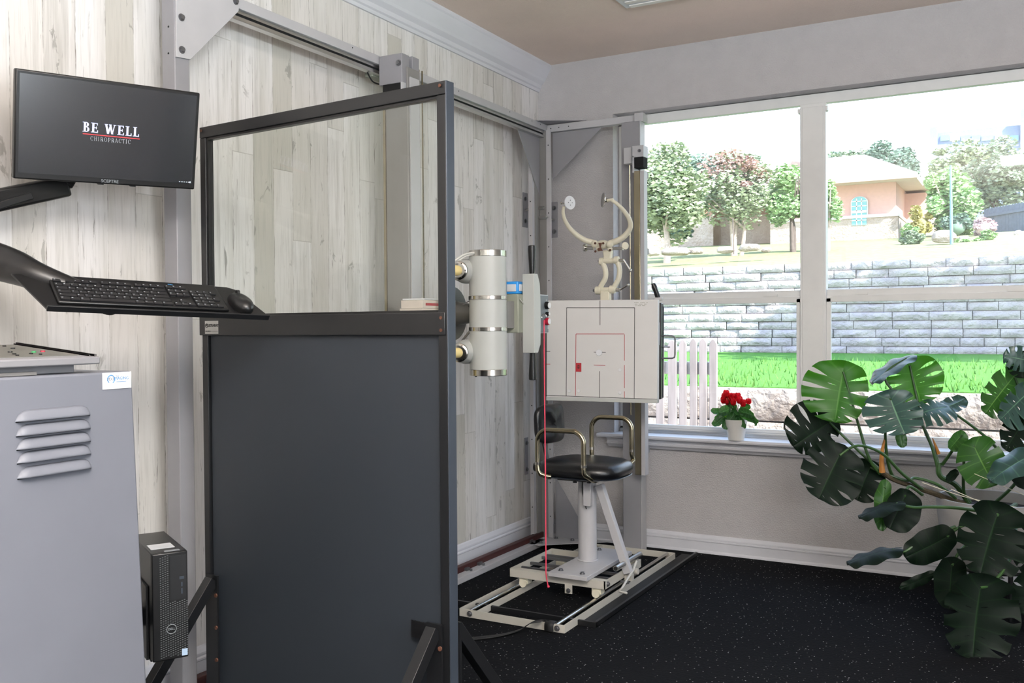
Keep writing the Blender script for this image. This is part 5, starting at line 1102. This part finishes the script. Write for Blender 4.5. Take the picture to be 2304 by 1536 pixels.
def tree(px,pyc,pyb,D,rw,rh,mat,label,bark='bark',n=3200,s=.075,trunks=1,seed=0,lump=12,extra=None,name='tree',group=None,split=.45):
    rnd=random.Random(seed); c=RAY(px,pyc,D); base=RAY(px,pyb,D); base.z=min(base.z,gz(base.x,base.y)); sc_=D/CF; rx=rw*sc_; rz=rh*sc_
    t=thing(name,label,'tree' if 'tree' in name else 'shrub',base,group)
    mb=MB(); foliage(mb,c,(rx,rx*.9,rz),n,s,rnd,lump); mb.build('foliage',mat,t,smooth=False)
    if extra: m2=MB(); foliage(m2,c+Vector((0,0,rz*.30)),(rx*.95,rx*.9,rz*.7),n//5,s,rnd,12); m2.build('foliage',extra,t,smooth=False)
    hgt=(c-base).z
    tb=MB()
    for k in range(trunks):
        a=rnd.uniform(0,2*PI); sp_=.10*k
        pts=[base+Vector((sp_*math.cos(a)*.6,sp_*math.sin(a)*.6,-.1)),base+Vector((sp_*math.cos(a),sp_*math.sin(a),hgt*split)),c+Vector((rx*.25*math.cos(a),rx*.2*math.sin(a),0))]
        tb.tube(pts,lambda u:max(.018,(.055 if trunks>1 else .085)*(1-.6*u)),n=8,sub=5)
        for q in range(5):
            e=c+Vector((rx*.75*rnd.uniform(-1,1),rx*.6*rnd.uniform(-1,1),rz*rnd.uniform(-.3,.7))); tb.tube([pts[1].lerp(pts[2],rnd.uniform(0,.5)),pts[1].lerp(e,.6),e],lambda u:.03*(1-.7*u),n=6,sub=3)
    tb.build('trunk',bark,t); return t
TG='trees around the house across the lawn'
tree(1500,445,560,20,92,104,'t2','dense grey-green tree filling the left edge of the left window',n=13000,s=.06,seed=1,lump=40,group=TG)
tree(1655,420,550,21,86,82,'t2','multi-trunk tree with a reddish top before the house in the left window',n=8000,s=.05,trunks=3,seed=2,extra='t5',lump=34,group=TG,split=.35)
tree(1786,440,528,21,68,76,'t4','light green tree just left of the window mullion by the bright wall',n=7500,s=.055,trunks=3,seed=3,lump=28,bark='barkd',group=TG)
tree(1858,455,528,20.6,34,70,'t4','narrow green tree directly right of the window mullion',n=3000,s=.055,trunks=2,seed=31,lump=14,group=TG)
tree(1545,392,540,39,92,46,'t3','dark blue-green tree behind the leftmost tree',n=7000,s=.10,seed=4,lump=26,bark='barkd',group=TG)
tree(1640,388,540,39.5,92,46,'t1','hazy grey-green tree top behind the reddish tree',n=5000,s=.10,seed=41,lump=22,bark='barkd',group=TG)
tree(1905,372,430,45,66,40,'t1','wide grey-green tree behind the house roof ridge',n=6000,s=.09,seed=5,lump=24,bark='barkd',group=TG)
tree(1962,372,480,46,70,46,'t3','distant dark tree crown above the right roof slope',n=5000,s=.11,seed=51,lump=22,bark='barkd',group=TG)
tree(1875,385,480,47,60,34,'t3','distant low tree crown just right of the mullion above the roof',n=4000,s=.11,seed=52,lump=18,bark='barkd',group=TG)
tree(2000,380,500,34.5,76,60,'t3','dark spreading tree behind the house corner',n=8500,s=.08,seed=6,lump=30,bark='barkd',group=TG)
tree(2140,455,545,24,66,92,'t4','tall bright green conical tree behind the pole',n=9000,s=.07,seed=7,lump=34,group=TG)
tree(2170,362,470,37,84,44,'t2','round olive tree above the conical tree',n=6000,s=.09,seed=32,lump=24,bark='barkd',group=TG)
tree(2245,410,540,30.5,92,84,'t1','large spreading grey-green tree left of the dark fence',n=10000,s=.08,seed=8,lump=36,bark='barkd',group=TG)
tree(2335,395,540,33,70,80,'t2','olive tree cut off by the right edge of the window',n=3500,s=.09,seed=9,lump=16,group=TG)
t=thing('shade_tree','tall tree standing at the side of the lawn and shading it','tree',(6.2,7.6,ZL))
rnd=random.Random(77); mb=MB(); foliage(mb,(5.8,7.9,7.0),(3.1,2.2,1.7),9000,.13,rnd,30); mb.build('foliage','t2',t,smooth=False)
MB().tube([(7.2,7.6,ZL-.1),(7.0,7.6,4),(6.2,7.8,6.5)],lambda u:.16*(1-.6*u),n=10,sub=6).build('trunk','barkd',t)
def bush(px,py,D,rw,rh,mat,label,n=900,s=.04,seed=0,lump=14,hollow=.35):
    rnd=random.Random(seed); c=RAY(px,py,D); sc_=D/CF; t=thing('shrub',label,'shrub',c-Vector((0,0,rh*sc_)),'shrubs around the house')
    mb=MB(); foliage(mb,c,(rw*sc_,rw*sc_*.8,rh*sc_),n,s,rnd,lump,hollow); mb.build('foliage',mat,t,smooth=False)
    MB().sph(c-Vector((0,0,rh*sc_*.25)),min(rw,rh)*sc_*.55,n=8,sc=(rw/min(rw,rh),rw/min(rw,rh),rh/min(rw,rh))).build('inner_mass',mat,t)
bush(1525,525,22,34,16,'t3','low blue-green hedge shrub under the left trees',1600,.05,1)
bush(2050,535,21,26,16,'t1','rounded clipped shrub at the house corner on the grass',2600,.035,2,30,.7)
bush(2070,500,24,30,42,'t6','yellowish autumn shrub between the house and the conical tree',1900,.06,3)
bush(2045,520,23.5,20,20,'t4','small light green shrub behind the rounded clipped shrub',900,.05,4)
bush(2175,545,20.5,36,9,'t4','low lime groundcover clump right of the boulder',1400,.04,5)
bush(2225,530,20.5,22,14,'t4','lime green bush beside the pink plume grass',900,.04,6)
bush(2215,508,23,34,28,'t7','pinkish plume grass clump right of the conical tree',1600,.05,7)
bush(2150,505,22,38,30,'t3','dusty blue-green shrub at the foot of the conical tree',1800,.055,8)
# boulders
def boulder(px,py,D,rw,rh,label,seed):
    c=RAY(px,py,D); s=D/CF; rnd=random.Random(seed); mb=MB(); mb.sph((0,0,0),1,n=9)
    vs=[]
    for v in mb.v:
        k=1+.22*noise.noise(v*1.6+Vector((seed*3.1,0,0))); f=Vector((v.x*abs(v.x)**-.25 if abs(v.x)>1e-3 else 0,v.y,v.z*abs(v.z)**-.2 if abs(v.z)>1e-3 else 0))
        vs.append(c+Vector((f.x*rw*s*k,f.y*rw*s*.6*k,f.z*rh*s*k)))
    mb.v=vs; mb.build('boulder','stone2',smooth=True,ang=30,label=label,cat='rock',group='boulders on the grass slope')
BD=[(1470,566,16,10,'leftmost pale boulder on the grass slope'),(1520,566,34,9,'long low pale boulder second from the left on the slope'),(1566,564,16,8,'small rounded boulder third from the left on the slope'),(1632,562,20,8,'pale boulder behind the thin metal stake'),(1686,557,24,9,'long pale boulder right of the multi-trunk tree'),(1724,562,11,6,'small tan boulder alone left of the mullion')]
for i,(x,y,rw,rh,l_) in enumerate(BD): boulder(x,y,18.6,rw,rh,l_,i+1)
boulder(2124,533,20,26,14,'large angular boulder left of the pole',11); boulder(2292,527,22,10,9,'boulder at the far right of the window',12); boulder(2060+110,537,21,12,7,'pale rock right beside the pole',13)
t=thing('metal_stake','thin dark metal stake standing on the grass slope before the multi-trunk tree','pole',RAY(1650,570,18))
MB().cyl(RAY(1651,572,18),RAY(1649,490,18),.012,n=8).build('rod','barkd',t)
t=thing('garden_pole','slim pale blue-grey pole before the conical tree','pole',RAY(2141,548,19))
MB().cyl(RAY(2141,550,19),RAY(2139,372,19),.035,.02,n=14).build('shaft','pole',t)
# ---- house
HY=21.8
hs=thing('stucco_house','pink stucco house with pale hipped roof, stone base and arched window','house',P(1900,545,'y',HY))
def HW(px,py,y=HY): return P(px,py,'y',y)
A=HW(1738,480); B_=HW(2016,480); zt_=HW(1950,412).z; zb_=gz(0,HY)-.3; zsn=HW(1950,489).z
MB().box((A.x,HY,zb_),(B_.x,HY+7,zt_)).build('wall','stucco',hs)
MB().box((A.x-.04,HY-.10,zb_),(B_.x+.06,HY+7.05,zsn)).build('stone_base','hstone',hs)
MB().box((A.x-.05,HY-.13,zsn-.02),(B_.x+.08,HY+7.1,zsn+.06)).build('base_ledge','hwhite',hs)
# left wing set back
A2=P(1440,480,'y',HY+2.5)
MB().box((A2.x,HY+2.5,zb_),(A.x+.2,HY+8,zt_)).build('wing_wall','stucco2',hs)
zs2=P(1640,487,'y',HY+2.4).z
MB().box((A2.x,HY+2.4,zb_),(A.x+.1,HY+2.6,zs2)).build('wing_stone_base','hstone',hs)
p1=P(1590,480,'y',HY+1.6); p2=P(1601,480,'y',HY+1.6)
MB().box((p1.x-2.2,HY+1.7,zb_),(p2.x,HY+3,zt_)).build('bay_wall','stucco2',hs)
MB().box((p1.x-2.25,HY+1.6,zb_),(p2.x+.05,HY+3,zs2-.05)).build('bay_stone_base','hstone',hs)
# roofs (hip)
def hip(x0,x1,y0,y1,z,hh,ov=.5,frac=.5):
    xa,xb,ya,yb=x0-ov,x1+ov,y0-ov,y1+ov; r=(yb-ya)/2*frac*1.6
    v=[(xa,ya,z),(xb,ya,z),(xb,yb,z),(xa,yb,z),(xa+r,(ya+yb)/2,z+hh),(xb-r,(ya+yb)/2,z+hh),(xa,ya,z-.14),(xb,ya,z-.14),(xb,yb,z-.14),(xa,yb,z-.14)]
    return MB().add(v,[(0,1,5,4),(1,2,5),(2,3,4,5),(3,0,4),(6,7,1,0),(7,8,2,1),(8,9,3,2),(9,6,0,3),(9,8,7,6)])
hip(A.x-1.5,B_.x,HY,HY+7,zt_+.12,1.25,.55,.62).build('roof','roof',hs,smooth=False)
hip(A2.x,A.x+2,HY+2.5,HY+9,zt_+.1,1.5,.5,.5).build('wing_roof','roof',hs,smooth=False)
rr=HW(2036,480,HY+2)
MB().box((B_.x-.1,HY+2,zb_),(B_.x+.55,HY+7,zt_-.1)).build('side_wall','stucco',hs)
hip(B_.x-1,B_.x+.4,HY+1.6,HY+7,zt_+.14,.35,.4,.5).build('side_roof','roof',hs,smooth=False)
MB().box((A.x-.5,HY-.60,zt_-.03),(B_.x+.58,HY-.5,zt_+.10)).build('gutter','gutter',hs)
# arched window
def archwin(xc,w_,z0,z1,y,arch=True,mat='hwin'):
    poly=[(xc-w_/2,z0),(xc+w_/2,z0)]
    r=w_/2
    if arch: poly+=[(xc+r*math.cos(a),z1-r*.75+r*.75*math.sin(a)) for a in [PI*k/12 for k in range(13)]]
    else: poly+=[(xc+w_/2,z1),(xc-w_/2,z1)]
    wf=MB().prism([((x-xc)*1.16+xc,(z-z0)*1.05+z0-.03) for x,z in poly],(0,y,0),(1,0,0),(0,0,1),.06).build('window_frame','hwhite',hs)
    pn=MB().prism(poly,(0,y-.015-.06,0),(1,0,0),(0,0,1),.02); pn.v=[v+Vector((0,0,0)) for v in pn.v]; pn.build('window_pane',mat,hs)
    b=MB()
    for k in (1,2): b.box((xc-w_/2+w_*k/3-.012,y-.105,z0),(xc-w_/2+w_*k/3+.012,y-.09,z1-.05))
    for k in range(1,6): b.box((xc-w_/2,y-.105,z0+(z1-z0)*k/6-.012),(xc+w_/2,y-.09,z0+(z1-z0)*k/6+.012))
    b.box((xc-w_/2,y-.11,(z0+z1)/2-.06),(xc+w_/2,y-.09,(z0+z1)/2-.01)); b.build('muntins','hwhite',hs)
wa=HW(1918,508); wb=HW(1951,442); archwin((wa.x+wb.x)/2,wb.x-wa.x,wa.z,wb.z,HY-.02)
wa=P(1656,504,'y',HY+2.5); wb=P(1675,450,'y',HY+2.5); archwin((wa.x+wb.x)/2,wb.x-wa.x,wa.z,wb.z,HY+2.38,False,'hwin2')
wa=P(1528,508,'y',HY+1.6); wb=P(1546,480,'y',HY+1.6); archwin((wa.x+wb.x)/2,wb.x-wa.x,wa.z,wb.z,HY+1.58,False,'hwin2')
# far building on the hill
fb=thing('hilltop_building','pale blue-grey flat roofed block with window band on the hilltop','building',RAY(2190,335,70))
a=RAY(2092,328,70); c=RAY(2330,292,70)
zt2=RAY(2200,300,70).z; zl=RAY(2200,333,70).z
Yb=a.y
MB().box((a.x,Yb,zl-6),(c.x+6,Yb+8,zt2)).build('wall','bldg',fb)
x1=P(2092,300,'y',Yb-.5); x2=P(2108,300,'y',Yb-.5)
MB().box((x1.x,Yb-.6,zl-6),(x2.x,Yb+3,zt2+.35)).build('end_pier','bldg',fb)
x1=P(2296,300,'y',Yb-.5); x2=P(2320,300,'y',Yb-.5); MB().box((x1.x,Yb-.6,zl-6),(x2.x,Yb+3,zt2+1.0)).build('end_pier','bldg',fb)
for (l_,r_,mt) in ((2116,2136,'bglass'),(2137,2160,'hwhite'),(2162,2184,'bglass'),(2186,2206,'bglass'),(2208,2236,'bglass'),(2238,2250,'hwhite'),(2252,2268,'hwhite'),(2270,2292,'bglass')):
    a_=P(l_,318,'y',Yb); c_=P(r_,304,'y',Yb); MB().box((a_.x,Yb-.1,a_.z),(c_.x,Yb+.05,c_.z)).build('window',mt,fb)
# hill behind
b=MB(); nx=36
for j,(yy,k) in enumerate(((40,0),(55,.55),(66,1.),(90,1.05))):
    for i in range(nx+1):
        x=-40+130*i/nx; hh=2.5+k*(8.3*(1/(1+math.exp(-(x-6)/6)))+1.6*noise.noise(Vector((x*.07,3,0)))); b.v.append(Vector((x,yy,1.6+hh)))
for j in range(3):
    for i in range(nx): a=j*(nx+1)+i; b.f.append((a,a+1,a+nx+2,a+nx+1))
struct('hillside',b,pm('hazy_hill_scrub','#74866c',1,var=.25,scale=.6,spec=.05))
# dark wooden fence at right
df=thing('dark_wood_fence','blue-grey wooden fence behind the plume grass at the right','fence',RAY(2260,505,27))
b=MB(); a=RAY(2215,505,28); c=RAY(2330,505,26); d=(c-a).normalized(); n=34; Lf=(c-a).length
z0=RAY(2260,512,27).z; z1=RAY(2260,462,27).z
for i in range(n): q=a+d*Lf*(i+.5)/n; b.bar((q.x,q.y,z0-.4),(q.x,q.y,z1+.02*(i%2)),Lf/n*.92,.03,up=d.cross(Vector((0,0,1))))
b.build('boards','fenced',df)
MB().bar((a.x,a.y-.05,z1-.2),(c.x,c.y-.05,z1-.2),.05,.08).build('rail','fenced',df)
# ------------------------------------------------------------------ LIGHT
w=bpy.data.worlds.new('sky'); SC.world=w; w.use_nodes=True; nt=w.node_tree; bg=nt.nodes['Background']
tcx=nt.nodes.new('ShaderNodeTexCoord'); sx=nt.nodes.new('ShaderNodeSeparateXYZ'); nt.links.new(tcx.outputs['Generated'],sx.inputs[0])
cr=nt.nodes.new('ShaderNodeValToRGB'); nt.links.new(sx.outputs[2],cr.inputs[0])
cr.color_ramp.elements[0].position=0; cr.color_ramp.elements[0].color=(.97,.98,1.0,1); cr.color_ramp.elements[1].position=.6; cr.color_ramp.elements[1].color=(.50,.68,1.0,1)
nt.links.new(cr.outputs[0],bg.inputs[0]); bg.inputs[1].default_value=2.5
def lamp(name,kind,loc,rot,energy,size=1,sy=None,color=(1,1,1)):
    l=bpy.data.lights.new(name,kind); l.energy=energy; l.color=color
    if kind=='AREA':
        l.size=size
        if sy: l.shape='RECTANGLE'; l.size_y=sy
    o=bpy.data.objects.new(name,l); COL.objects.link(o); o.location=loc; o.rotation_euler=rot; return o
s=lamp('sun','SUN',(0,0,10),(0,0,0),9.5,color=(1,.96,.9)); s.data.angle=.01
s.rotation_euler=Vector((1.2,-.62,1.35)).to_track_quat('Z','Y').to_euler()
lamp('ceiling_fill','AREA',(2.9,-4.6,H-.03),(0,0,0),30,1.2,.6,(.86,.94,1))  # added fill light from above, stands for no real fixture
lamp('upward_fill','AREA',(2.7,-4.9,1.9),(PI,0,0),345,.9,.9,(.88,.95,1))  # added fill light aimed up to brighten the ceiling
lamp('side_fill','AREA',(XR-.05,-4.4,1.5),(0,math.radians(90),0),52,1.6,1.8,(.84,.93,1))  # added fill light at the right wall, there is no window here
SC.view_settings.view_transform='Standard'; SC.view_settings.look='None'; SC.view_settings.exposure=.6
SC.cycles.max_bounces=8; SC.cycles.diffuse_bounces=4; SC.cycles.transparent_max_bounces=12; SC.cycles.use_denoising=True
SC.cycles.sample_clamp_indirect=6
